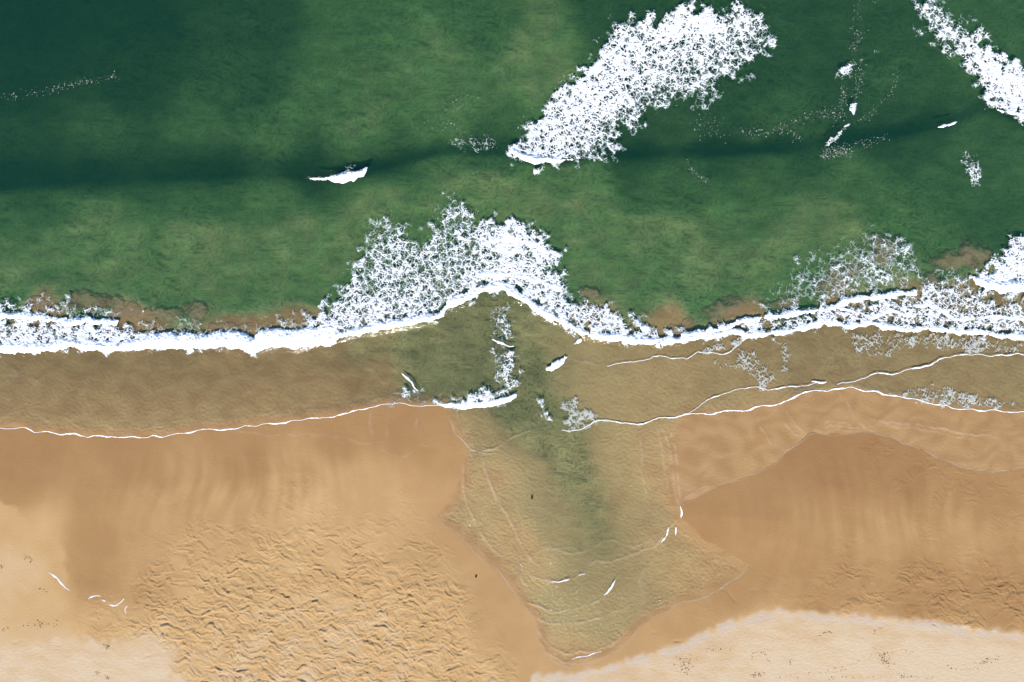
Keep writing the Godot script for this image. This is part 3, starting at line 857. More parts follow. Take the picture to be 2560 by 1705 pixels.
# ---------------------------------------------------------------- water
func build_sea() -> void:
	var xs := spaced([-420.0, 12.0, -96.0, 0.5, 96.0, 12.0, 420.0])
	var zs := spaced([-420.0, 12.0, -66.0, 0.5, 60.0])
	var nx := xs.size()
	var nz := zs.size()
	var ys := PackedFloat32Array()
	ys.resize(nx * nz)
	for j in nz:
		for i in nx:
			var x := xs[i]
			var z := zs[j]
			var s := at(shore_dist, x, z)
			var d := -at(bed, x, z)
			var h := at(swell, x, z)
			h += (n_small.get_noise_2d(x * 0.5, z * 0.8) * 0.04 + n_mid.get_noise_2d(x, z * 1.4) * 0.10) * smoothstep(0.15, 0.8, d)
			ys[j * nx + i] = h if s > -0.4 else -0.25
	var water := StandardMaterial3D.new()
	water.resource_name = "water surface"
	water.transparency = BaseMaterial3D.TRANSPARENCY_ALPHA
	water.albedo_color = Color(0.85, 0.95, 0.95, 0.0)
	water.roughness = 0.06
	water.metallic_specular = 0.35
	water.normal_enabled = true
	water.normal_scale = 1.0
	water.uv1_triplanar = true
	water.uv1_world_triplanar = true
	water.uv1_scale = Vector3(0.16, 0.16, 0.16)
	var tex := NoiseTexture2D.new()
	tex.width = 1024
	tex.height = 1024
	tex.seamless = true
	tex.as_normal_map = true
	tex.bump_strength = 5.0
	tex.noise = noise(31, 0.02, 4)
	water.normal_texture = tex
	var o := put("sea", sheet(xs, zs, ys, PackedColorArray()), water)
	o.set_meta("kind", "structure")
	# the water itself: green with what floats in it, so that the bed fades with the depth above it
	var body := FogVolume.new()
	body.name = "sea_water"
	body.size = Vector3(860.0, 14.0, 490.0)
	body.position = Vector3(0.0, -7.0, -420.0 + 245.0)
	var murk := FogMaterial.new()
	murk.resource_name = "green water"
	murk.albedo = Color(0.007, 0.125, 0.058).linear_to_srgb()
	murk.density = 0.62
	body.material = murk
	body.set_meta("kind", "structure")
	add_child(body)

func build_light() -> void:
	var cam := Camera3D.new()
	cam.name = "camera"
	cam.fov = 53.13
	cam.far = 1500.0
	cam.position = Vector3(0, 120, 0)
	cam.rotation_degrees = Vector3(-90, 0, 0)
	add_child(cam)
	cam.current = true
	var env := Environment.new()
	env.background_mode = Environment.BG_SKY
	var sky := ProceduralSkyMaterial.new()
	sky.sky_top_color = Color(0.10, 0.22, 0.46).linear_to_srgb()
	sky.sky_horizon_color = Color(0.42, 0.55, 0.72).linear_to_srgb()
	sky.sky_curve = 0.12
	sky.ground_bottom_color = Color(0.12, 0.12, 0.10)
	sky.ground_horizon_color = Color(0.42, 0.55, 0.72).linear_to_srgb()
	env.sky = Sky.new()
	env.sky.sky_material = sky
	env.tonemap_mode = Environment.TONE_MAPPER_LINEAR
	env.tonemap_exposure = 1.6
	env.sdfgi_enabled = true
	env.ssao_enabled = true
	env.ssil_enabled = true
	env.volumetric_fog_enabled = true
	env.volumetric_fog_density = 0.0
	var world := WorldEnvironment.new()
	world.name = "daylight"
	world.environment = env
	add_child(world)
	var sun := DirectionalLight3D.new()
	sun.name = "sun"
	sun.light_energy = 1.35
	sun.light_color = Color(1.0, 0.955, 0.89)
	sun.light_angular_distance = 0.5
	sun.shadow_enabled = true
	add_child(sun)
	sun.look_at_from_position(Vector3.ZERO, Vector3(0.20, -0.95, -0.92))

func _ready() -> void:
	build_light()
	plate.cellular_return_type = FastNoiseLite.RETURN_CELL_VALUE
	survey()
	build_beach()
	build_seabed()
	build_sea()
	foam_white = StandardMaterial3D.new()
	foam_white.resource_name = "foam"
	foam_white.albedo_color = Color(0.93, 0.94, 0.95)
	foam_white.roughness = 0.95
	foam_white.metallic_specular = 0.15
	foam_thin = foam_white.duplicate()
	foam_thin.resource_name = "thin foam"
	foam_thin.albedo_color = Color(0.80, 0.815, 0.83)
	foam_film = foam_thin.duplicate()
	foam_film.resource_name = "film of bubbles"
	foam_film.transparency = BaseMaterial3D.TRANSPARENCY_ALPHA
	foam_film.albedo_color = Color(0.70, 0.76, 0.75, 0.30)
	foam_faint = foam_film.duplicate()
	foam_faint.resource_name = "faint foam"
	foam_faint.albedo_color = Color(0.80, 0.80, 0.78, 0.5)
	build_waves()
	build_swash()
	build_stones()

func wave(label: String, laces: Array, rolls: Array, group := "") -> Node3D:
	var o := thing("breaking_wave", label, "wave", group)
	for r in rolls:
		put("foam_roll", foam(r[0], [0, 0, 1.0], false, r[1], 1.4, 0.085, r[2] if r.size() > 2 else 1.0), foam_white, o)
	for l in laces:
		put("foam_lace", foam(l[0], l[1], true, 0.12, 2.0), foam_thin, o).set_meta("kind", "stuff")
		put("bubble_film", foam(l[0], l[1], true, 0.03, 2.0, 0.11, 1.0, 0.14), foam_film, o).set_meta("kind", "stuff")
	return o

func patch(label: String, outline: Array, amounts: Array, fringe := 0.9, fine := 1.7, faint := false) -> void:
	var o := thing("foam_patch", label, "foam")
	put("foam_lace", foam(outline, amounts, true, 0.06, fringe, 0.075, 1.0, 0.05 if faint else 0.0, fine), foam_faint if faint else foam_thin, o).set_meta("kind", "stuff")
	put("bubble_film", foam(outline, amounts, true, 0.03, fringe, 0.09, 1.0, 0.10, fine), foam_film, o).set_meta("kind", "stuff")

func build_waves() -> void:
	wave("large white breaker whose broad foam trails diagonally up the green sea", [[[-1.27, -33.36, 0.56, -35.05, 1.62, -37.37, 2.88, -39.13, 5.7, -41.94, 6.75, -44.05, 8.3, -45.04, 10.83, -47.07, 13.43, -48.62, 14.2, -51.5, 15.96, -53.54, 17.79, -56.64, 21.09, -57.13, 26.23, -57.9, 28.55, -59.45, 30.23, -59.31, 34.66, -58.89, 41.06, -58.89, 43.38, -58.39, 44.93, -57.13, 45.98, -55.58, 46.97, -52.21, 46.76, -50.94, 44.65, -49.96, 42.89, -49.68, 42.75, -47.64, 41.84, -45.95, 39.3, -46.09, 36.98, -45.81, 35.93, -43.28, 34.66, -40.68, 33.12, -40.68, 31.08, -42.22, 27.56, -41.45, 23.7, -39.41, 22.43, -36.81, 21.09, -35.82, 19.34, -36.81, 19.2, -33.22, 18.56, -32.1, 13.43, -32.31, 11.6, -30.83, 7.73, -30.41, 3.94, -30.13, 1.05, -31.25, -0.7, -32.1], [1.41, -33.93, 0.72, 4.92, -32.66, 0.74, 8.44, -38.85, 0.82, 15.47, -32.52, 0.5, 18.98, -35.33, 0.45, 14.06, -43.77, 0.85, 19.69, -49.39, 0.78, 26.02, -55.72, 0.85, 30.23, -57.13, 1.05, 34.45, -57.48, 1, 38.67, -57.13, 0.7, 42.19, -55.72, 0.55, 45, -52.21, 0.4, 40.08, -47.99, 0.45, 35.16, -43.77, 0.42, 29.53, -45.88, 0.55, 23.91, -41.66, 0.52, 19.69, -55.02, 0.66, 8.44, -34.63, 0.75, 11.95, -36.04, 0.7, 25.31, -50.1, 0.7, 32.34, -51.5, 0.6]]], [[[-0.35, -33.93, 1.83, -33.08, 4.43, -32.38, 8.3, -31.96, 11.25, -31.82, 8.3, -31.39, 5.7, -31.25, 3.94, -31.04, 1.83, -31.89, 0.07, -32.87], 0.8, 0.5]])
	wave("small lone white breaker on the green sea, left of centre", [[[-31.36, -29, -30.38, -30.06, -29.53, -30.55, -28.97, -30.13, -27.84, -30.34, -27.7, -29.71, -29.53, -29.29], [-29.88, -29.85, 0.55, -28.83, -29.99, 0.5, -28.12, -30.06, 0.5, -30.23, -29.29, 0.6]]], [[[-32.91, -28.58, -31.99, -28.72, -30.59, -29.29, -28.9, -29.71, -27.91, -29.78, -26.65, -29.92, -25.52, -30.41, -25.66, -29.71, -25.95, -28.93, -27, -28.72, -27.63, -27.88, -28.34, -28.02, -29.25, -27.67, -29.74, -27.67, -31.36, -27.81, -32.2, -28.44], 0.8, 0.5]])
	wave("breaker at the top right whose foam trails up to the frame", [[[70.38, -60.64, 70.88, -57.34, 70.88, -54.81, 73.2, -52.98, 75.73, -50.45, 78.05, -49.96, 79.88, -47.85, 81.14, -45.53, 81.91, -43.28, 82.97, -41.45, 85.99, -39.41, 90, -38.14, 94.22, -37.86, 94.22, -48.69, 90, -49.39, 87.33, -49.68, 84.52, -52.49, 82.97, -54.81, 80.37, -56.36, 77.84, -58.11, 75.73, -59.45, 74.74, -60.64], [72.42, -58.54, 0.45, 72.42, -55.72, 0.5, 75.23, -55.02, 0.42, 78.75, -53.61, 0.55, 82.27, -51.5, 0.8, 85.78, -47.99, 1, 88.59, -45.88, 0.95, 84.38, -44.47, 0.82, 85.78, -41.66, 0.7, 88.59, -40.96, 0.82, 80.16, -55.72, 0.4, 80.86, -47.29, 0.7]]], [[[84.23, -40.82, 85.99, -40.39, 87.82, -40.25, 90, -39.97, 94.22, -39.97, 94.22, -38.71, 90, -38.92, 87.82, -39.69, 85.99, -39.97], 0.8, 0.5]])
	wave("solid white breaker at the right edge just off the shore break", [[[80.02, -11.43, 81.56, -12.13, 83.46, -12.62, 85.01, -14.38, 85.5, -15.71, 86.34, -17.75, 87.19, -18.46, 87.82, -18.25, 88.59, -19.3, 90, -18.11, 94.22, -17.75, 94.22, -9.18, 90, -8.89, 86.77, -8.47, 83.46, -9.04, 81.91, -10.02], [82.27, -10.72, 1.1, 85.78, -10.72, 1.1, 90, -10.72, 1.1, 85.78, -13.54, 0.85, 88.59, -14.94, 0.85, 87.89, -17.75, 0.7]]], [[[80.02, -11.57, 82.27, -11.43, 85.78, -10.58, 90, -10.44, 94.22, -10.72, 94.22, -9.04, 90, -8.82, 86.77, -8.4, 83.46, -8.96, 81.91, -9.95], 0.8]])
	wave("straight stretch of shore break along the left half of the beach", [[[-94.22, 2.21, -90, 2, -82.55, 2, -77.41, 1.37, -74.6, 1.65, -69.75, 2, -66.87, 1.58, -61.24, 1.23, -56.6, 1.44, -52.73, 1.23, -48.94, 1.23, -46.34, 1.93, -45.42, 2.57, -44.02, 1.58, -42.26, 1.02, -38.11, 1.51, -36.07, 1.02, -30.94, 0.74, -30.94, -2.14, -36.07, -2, -38.67, -1.58, -42.47, -1.44, -47.67, -0.18, -49.92, -0.04, -55.34, -0.67, -62.79, -1.02, -64.34, -1.3, -66.38, -2.85, -69.47, -3.76, -74.6, -4.11, -77.7, -3.62, -82.27, -4.39, -90, -5.03, -94.22, -5.24], [-88.59, -1.58, 0.74, -83.67, -1.93, 0.72, -78.75, -1.93, 0.76, -88.59, -4.04, 1, -81.56, -3.69, 1, -73.12, -3.69, 0.9, -67.5, -2.14, 0.75, -82.97, 1.23, 1.1, -71.72, 0.88, 0.95, -71.72, -0.88, 0.85, -61.88, 0.53, 1.1, -51.33, 0.67, 1.1, -40.78, -0.18, 1.05, -33.75, -0.53, 1, -87.89, -0.18, 1]], [[-94.22, -7.35, -85.78, -7.77, -77.34, -7.21, -70.31, -5.94, -64.69, -4.04, -56.25, -3.69, -50.62, -2.85, -42.19, -3.55, -35.86, -5.8, -33.75, -4.39, -36.07, -1.86, -42.47, -1.3, -47.67, -0.04, -49.92, 0.11, -55.34, -0.53, -62.79, -0.88, -64.34, -1.16, -66.38, -2.71, -69.47, -3.62, -77.7, -3.48, -94.22, -5.1], [-88.59, -6.15, 0.5, -79.45, -5.45, 0.42, -71.72, -4.75, 0.34, -63.28, -2.64, 0.3, -54.84, -1.72, 0.22, -47.81, -1.23, 0.25, -40.78, -2.99, 0.2, -36.56, -4.04, 0.35]]], [[[-94.22, 2.21, -90, 2, -82.55, 2, -77.41, 1.37, -74.6, 1.65, -69.75, 2, -66.87, 1.58, -61.24, 1.23, -56.6, 1.44, -52.73, 1.23, -48.94, 1.23, -46.34, 1.93, -45.42, 2.57, -44.02, 1.58, -42.26, 1.02, -38.11, 1.51, -36.07, 1.02, -30.94, 0.74, -30.94, -2.64, -36.07, -2.36, -38.11, -1.86, -42.26, -2.36, -44.02, -1.79, -45.42, -0.81, -46.34, -1.44, -48.94, -1.44, -52.73, -1.44, -56.6, -1.23, -61.24, -1.44, -66.87, -0.25, -69.75, 0.18, -74.6, -0.18, -77.41, -0.46, -82.55, 0.18, -90, 0.18, -94.22, 0.39], 0.55], [[-94.22, -4.39, -90, -4.18, -82.27, -3.41, -77.7, -2.71, -74.6, -3.13, -69.47, -2.85, -68.91, -3.69, -74.6, -4.18, -77.7, -3.76, -82.27, -4.46, -90, -5.1, -94.22, -5.38], 0.6]])
	wave("peaked shore break in the middle with lacy foam spread behind it", [[[-35.16, 1.09, -30.23, -0.39, -25.59, -1.58, -18.91, -2.57, -12.8, -3.76, -11.25, -5.66, -7.66, -6.93, -5.55, -8.4, -1.76, -8.89, 0.07, -7.7, 2.39, -6.57, 5.7, -4.25, 8.79, -2.85, 11.88, -1.3, 13.43, -0.67, 15.96, -0.32, 21.87, 0.46, 26.23, 0.6, 30.23, 0.25, 33.61, -0.32, 33.61, -0.88, 28.83, -1.44, 26.23, -2.71, 23.7, -3.48, 19.83, -4.68, 17.3, -6.15, 14.7, -7.49, 11.88, -7.98, 9.84, -9.88, 8.65, -10.72, 9.42, -12.55, 9.42, -15.57, 6.75, -18.25, 3.66, -20.57, -0.56, -21.69, -5.13, -22.11, -7.8, -24.01, -11.25, -25.91, -13.15, -24.79, -14.7, -22.11, -15.82, -17.89, -18.91, -20.14, -21.94, -22.46, -25.03, -20.92, -26.16, -17.12, -28.83, -13.32, -30.73, -9.11, -33.4, -6.43, -36, -3.13, -36.56, -0.18], [-34.45, -1.23, 0.95, -30.23, -3.69, 0.82, -30.23, -7.91, 0.55, -26.72, -14.94, 0.45, -23.91, -20.57, 0.36, -21.8, -14.94, 0.5, -15.47, -14.94, 0.52, -13.36, -23.38, 0.34, -10.55, -20.57, 0.42, -7.03, -20.57, 0.5, -3.52, -20.21, 0.72, 1.41, -19.72, 0.8, 6.33, -16.35, 0.8, -1.41, -17.4, 0.95, -3.52, -14.94, 0.62, 1.41, -14.24, 0.72, 7.73, -11.43, 0.62, -19.69, -9.32, 0.6, -12.66, -10.72, 0.5, -18.98, -5.8, 0.62, -12.66, -6.5, 0.6, -5.62, -10.72, 0.85, -2.11, -11.43, 1, 4.92, -8.61, 0.78, 11.95, -5.1, 0.68, 18.98, -2.29, 0.75, 26.02, -0.88, 0.95, -24.61, -5.1, 0.7, -26.72, -9.32, 0.58, -7.73, -14.94, 0.55]]], [[[-35.16, 1.09, -30.23, -0.39, -25.59, -1.58, -18.91, -2.57, -12.8, -3.76, -11.25, -5.66, -7.66, -6.93, -5.55, -8.4, -1.76, -8.89, 0.07, -7.7, 2.39, -6.57, 5.7, -4.25, 8.79, -2.85, 11.88, -1.3, 13.43, -0.67, 15.96, -0.32, 21.87, 0.46, 26.23, 0.6, 30.23, 0.25, 33.61, -0.32, 33.61, -1.58, 30.23, -1.02, 26.23, -0.67, 21.87, -0.81, 15.96, -1.58, 13.43, -1.93, 11.88, -2.57, 8.79, -4.11, 5.7, -5.52, 2.39, -8.12, 0.07, -9.25, -1.76, -10.44, -5.55, -9.95, -7.66, -8.47, -11.25, -7.21, -12.8, -5.03, -18.91, -3.83, -25.59, -2.85, -30.23, -1.65, -35.16, -0.18], 0.5], [[-6.33, -11.14, -4.57, -11.29, 1.83, -10.86, 5.7, -9.74, 8.79, -8.75, 8.79, -9.74, 5.7, -10.72, 1.83, -11.85, -4.57, -12.27, -6.33, -12.13], 0.5], [[-5.62, -16.63, -2.46, -17.33, 0.56, -17.4, 4.43, -16.42, 6.19, -14.94, 6.19, -15.86, 4.43, -17.33, 0.56, -18.32, -2.46, -18.25, -5.62, -17.54], 0.35]])
	wave("wavering shore break of several thin rolls along the right half", [[[29.53, 0.32, 33.61, -0.32, 39.8, -1.3, 41.34, -0.53, 45.98, -1.02, 50.06, -1.58, 54.21, -2.5, 56.46, -2.85, 58.78, -2.07, 63.14, -2.71, 65.46, -2.07, 69.33, -1.44, 73.2, -1.79, 77.06, -1.3, 80.86, -1.16, 84.73, -0.67, 88.31, -0.32, 90, -0.32, 94.22, -0.18, 94.22, -8.26, 90, -8.26, 86.77, -8.12, 83.46, -8.82, 81.56, -9.67, 78.75, -11.07, 75.94, -12.83, 72.7, -11.43, 71.16, -9.04, 64.2, -8.26, 59.06, -7.49, 56.46, -6.43, 52.66, -5.66, 48.8, -5.17, 44.93, -4.54, 41.06, -4.11, 38.04, -2.85, 33.4, -2.07, 29.53, -1.44], [30.94, -0.53, 1, 40.08, -2.43, 0.9, 47.11, -2.64, 0.62, 50.62, -3.34, 0.6, 54.14, -4.04, 0.8, 57.66, -4.39, 0.68, 64.69, -5.8, 0.72, 64.69, -3.69, 0.68, 68.91, -7.21, 0.6, 71.72, -6.15, 0.56, 77.34, -7.91, 0.54, 82.27, -6.5, 0.58, 88.59, -5.8, 0.54, 75.23, -3.69, 0.72, 82.27, -2.64, 0.68, 89.3, -1.93, 0.72, 73.83, -10.72, 0.36, 78.75, -10.02, 0.4, 61.17, -3.34, 0.7, 69.61, -2.99, 0.6]], [[50.62, -14.94, 54.84, -16.35, 59.06, -17.75, 63.28, -19.86, 68.91, -18.46, 71.02, -14.94, 71.72, -11.43, 71.02, -9.18, 64.2, -8.4, 59.06, -7.63, 56.46, -6.64, 52.66, -5.8, 48.8, -5.38, 44.93, -4.75, 40.78, -4.39, 43.59, -7.21, 47.81, -10.02], [54.14, -10.72, 0.2, 58.36, -9.32, 0.36, 63.28, -10.72, 0.38, 67.5, -14.94, 0.3, 68.2, -10.02, 0.4, 47.11, -6.5, 0.2, 61.17, -14.94, 0.2]]], [[[29.53, 0.32, 33.61, -0.32, 39.8, -1.3, 41.34, -0.53, 45.98, -1.02, 50.06, -1.58, 54.21, -2.5, 56.46, -2.85, 58.78, -2.07, 63.14, -2.71, 65.46, -2.07, 69.33, -1.44, 73.2, -1.79, 77.06, -1.3, 80.86, -1.16, 84.73, -0.67, 88.31, -0.32, 90, -0.32, 94.22, -0.18, 94.22, -1.09, 90, -1.23, 88.31, -1.23, 84.73, -1.58, 80.86, -2.07, 77.06, -2.21, 73.2, -2.71, 69.33, -2.36, 65.46, -2.99, 63.14, -3.62, 58.78, -2.99, 56.46, -3.76, 54.21, -3.41, 50.06, -2.5, 45.98, -1.93, 41.34, -1.44, 39.8, -2.21, 33.61, -1.23, 29.53, -0.6], 0.4], [[29.53, -0.46, 33.75, -1.02, 38.04, -2.14, 41.06, -3.27, 44.93, -3.69, 48.8, -4.25, 52.66, -4.82, 56.46, -5.52, 58.36, -6.64, 61.88, -7.07, 64.2, -7.35, 67.5, -7.77, 71.16, -8.05, 71.16, -8.96, 67.5, -8.68, 64.2, -8.26, 61.88, -7.98, 58.36, -7.56, 56.46, -6.43, 52.66, -5.73, 48.8, -5.17, 44.93, -4.61, 41.06, -4.18, 38.04, -3.06, 33.75, -1.93, 29.53, -1.37], 0.5], [[57.66, -5.38, 61.17, -4.68, 63.28, -3.69, 65.04, -4.39, 66.8, -5.1, 69.05, -4.25, 70.31, -4.25, 70.31, -4.89, 69.05, -4.89, 66.8, -5.73, 65.04, -5.03, 63.28, -4.32, 61.17, -5.31, 57.66, -6.01], 0.35, 0.5], [[70.31, -5.8, 73.12, -5.94, 75.23, -5.45, 76.64, -4.04, 78.75, -3.41, 81.56, -3.69, 84.38, -4.04, 87.89, -3.69, 94.22, -3.27, 94.22, -3.9, 87.89, -4.32, 84.38, -4.68, 81.56, -4.32, 78.75, -4.04, 76.64, -4.68, 75.23, -6.08, 73.12, -6.57, 70.31, -6.43], 0.35, 0.5]])
	wave("white tongue of foam breaking right of the foam column", [], [[[5.41, 5.66, 5.91, 4.61, 7.31, 3.69, 8.44, 3.27, 9.42, 2.57, 9.63, 2.78, 9.28, 3.69, 8.3, 4.75, 7.45, 5.1, 6.61, 5.45], 0.35, 1.1]])
	wave("tiny white crest under the peaked shore break, at its right", [], [[[10.97, 0.53, 11.53, -0.18, 12.3, -0.39, 11.95, 0.25], 0.25, 0.5]])
	patch("upper half of the foam column below the peak of the shore break", [-3.66, -7.07, -1.27, -7.21, 0, -3.69, 0.21, -0.18, -2.11, 0.18, -4.08, -1.58, -4.78, -4.39], [-2.81, -5.8, 0.16, -1.76, -3.69, 0.34, -1.27, -1.23, 0.42, -3.87, -2.64, 0.18], 1.3, 1.5)
	patch("lower, denser half of the foam column over the green channel", [-3.87, 1.09, -2.11, 0.67, 0.21, 0.81, 1.41, 5.45, 1.41, 8.61, -0.7, 9.81, -3.52, 8.61, -4.36, 5.45, -4.64, 2.64], [-2.11, 1.93, 0.46, -3.52, 4.04, 0.24, 0.35, 5.45, 0.6, 0.7, 7.91, 0.7, -2.81, 6.86, 0.3], 1.3, 1.5)
	patch("small foam clump at the mouth of the channel between two swash fronts", [4.64, 10.37, 5.77, 10.51, 6.61, 12.83, 7.17, 14.03, 6.05, 13.89, 4.92, 12.83], [5.62, 11.78, 0.5, 6.19, 13.54, 0.7])
	patch("foam fan behind the swash front right of the channel mouth", [8.72, 10.37, 11.25, 10.37, 14.06, 12.48, 17.58, 14.03, 15.47, 14.31, 13.36, 15.01, 10.83, 15.64, 9.07, 15.43], [9.84, 11.78, 0.34, 11.25, 13.89, 0.5, 14.06, 14.03, 0.45, 9.49, 15.15, 0.55], 0.9, 1.7, true)
	patch("foam wedge behind a small swash front under the right shore break", [33.26, 2, 34.8, 0.53, 37.27, -0.18, 39.94, -0.74, 40.57, -0.18, 39.02, 1.23, 37.27, 2.29], [36.56, 1.23, 0.5, 35.16, 1.58, 0.5, 39.38, 0.18, 0.45, 36.56, 0.53, 0.4], 0.9, 1.7, true)
	patch("streaky foam on brown water above the middle of the right swash", [35.72, 3.69, 38.67, 1.93, 40.78, 0.53, 43.59, 2.29, 45.7, 5.45, 47.11, 7.98, 43.59, 8.26, 42.19, 5.8, 39.38, 4.75, 36.56, 6.5], [37.27, 4.04, 0.28, 40.78, 2.64, 0.36, 43.59, 4.04, 0.34, 45.35, 7.21, 0.46], 0.9, 1.7, true)
	patch("narrow upright foam streak right of the streaky foam on brown water", [46.41, -0.18, 48.66, 0.18, 48.87, 2.64, 48.16, 6.5, 46.76, 6.15, 47.46, 2.99], [47.46, 1.23, 0.24, 47.81, 3.34, 0.2, 47.81, 5.8, 0.24, 48.16, 0.53, 0.2], 0.9, 1.7, true)
	patch("thin foam speckle along the swash front near the right edge", [66.8, 9.53, 71.72, 7.7, 77.34, 8.26, 82.27, 9.67, 89.3, 11.07, 82.97, 12.13, 77.06, 11.64], [75.23, 10.02, 0.38, 80.16, 11.07, 0.44, 71.72, 9.32, 0.32, 84.38, 11.43, 0.4], 0.9, 1.7, true)
	patch("sparse foam specks below the shore break at the right", [59.06, -1.58, 68.91, -1.16, 73.83, -1.44, 80.86, -0.88, 90, -0.04, 90, 1.93, 82.97, 2.29, 77.34, 1.93, 71.72, 1.23, 64.69, 3.34, 60.47, 1.93], [64.69, 0.53, 0.24, 71.72, -0.18, 0.3, 81.56, 0.53, 0.34, 88.59, 0.88, 0.26], 0.9, 1.7, true)
	patch("lone round foam patch on the green sea near the right edge", [79.17, -33.79, 80.02, -33.36, 81.56, -32.38, 82.62, -30.41, 82.41, -26.89, 81.56, -27.6, 80.51, -27.04, 79.31, -29.71], [79.8, -32.87, 0.22, 80.86, -29.71, 0.48, 81.91, -27.6, 0.35])
	patch("grey ragged foam streak left of the top right breaker", [56.67, -45.46, 58.22, -47.64, 58.36, -48.97, 60.47, -49.39, 62.58, -50.52, 64.69, -51.22, 65.04, -50.94, 61.88, -49.25, 61.17, -48.55, 60.47, -47.99, 59.62, -46.58, 58.5, -45.04, 57.66, -45.04], [57.3, -45.53, 0.6, 58.92, -48.13, 0.52, 61.17, -49.39, 0.4, 63.98, -50.8, 0.32, 58.71, -45.88, 0.45])
	patch("small leaf shaped foam slick below the ragged streak", [59.48, -41.52, 60.33, -42.08, 61.24, -42.36, 60.75, -41.52, 60.33, -40.54, 60.19, -39.41, 59.77, -39.83, 59.34, -40.68], [60.12, -40.96, 1, 60.47, -41.66, 1, 59.98, -39.9, 0.9, 59.77, -40.61, 1], 0.25)
	patch("trail of foam running down left from the leaf shaped slick", [60.19, -39.55, 60.47, -39.13, 59.06, -37.58, 57.66, -36.18, 55.9, -34.49, 54.7, -34.07, 55.12, -34.77, 56.95, -36.32, 58.36, -37.72, 59.48, -38.85], [59.77, -38.85, 0.5, 58.01, -37.09, 0.5, 56.25, -35.33, 0.55, 54.98, -34.35, 0.4], 0.4)
	patch("faint foam threads left of the large diagonal breaker", [-11.95, -34.63, -7.03, -36.74, -3.52, -36.04, -0.35, -33.79, -2.81, -33.5, -7.03, -33.22], [-9.14, -34.63, 0.16, -5.62, -35.33, 0.2, -2.11, -33.93, 0.24, -7.03, -33.79, 0.2], 0.9, 1.7, true)
	var w := wave("white front of foam where the left swash meets the channel", [[[-23.2, 11.07, -20.74, 9.67, -18.28, 8.54, -16.17, 9.11, -12.66, 10.37, -8.44, 9.32, -4.22, 7.7, -1.41, 8.61, 1.12, 8.96, 0.7, 9.81, -0.21, 10.51, -3.02, 11.36, -8.93, 11.92, -12.23, 11.64, -14.84, 11.29, -19.97, 11.21], [-19.69, 10.02, 0.5, -16.88, 9.67, 0.42, -14.06, 10.72, 0.6, -11.25, 11.07, 0.8, -8.44, 10.72, 0.7, -4.22, 9.67, 0.62, -0.7, 9.32, 0.75, -5.62, 10.93, 0.9]]], [[[-13.71, 11.07, -11.95, 10.93, -8.93, 11.07, -5.62, 10.58, -2.81, 10.23, -0.7, 9.67, 0.98, 9.11, 0.84, 9.67, -0.21, 10.51, -3.02, 11.43, -5.62, 11.78, -8.93, 11.99, -11.95, 11.64], 0.3, 0.5]])
	for c in [[[74.53, -37.44, 75.66, -37.58, 76.78, -37.79, 77.91, -38.21], 0.5, "thin white crest line below the top right breaker"], [[-35.44, -28.51, -34.45, -28.65, -33.4, -28.58, -32.06, -28.58], 0.5, "string of white drops at the left end of the small lone breaker"], [[-3.52, -0.18, -2.11, 0.39, -0.7, 0.81, 0.28, 0.67], 0.55, "white crest line across the middle of the foam column"]]:
		tag(put("wave_crest", bead(c[0], c[1], 0.2, c[1] * 50.0), foam_white), c[2], "wave")

func swash(line: Array, wide: float, high: float, label: String, gaps := -9.0, mat: Material = foam_white, called := "swash_front") -> void:
	tag(put(called, bead(line, wide, high, line[0], gaps), mat), label, "swash line")

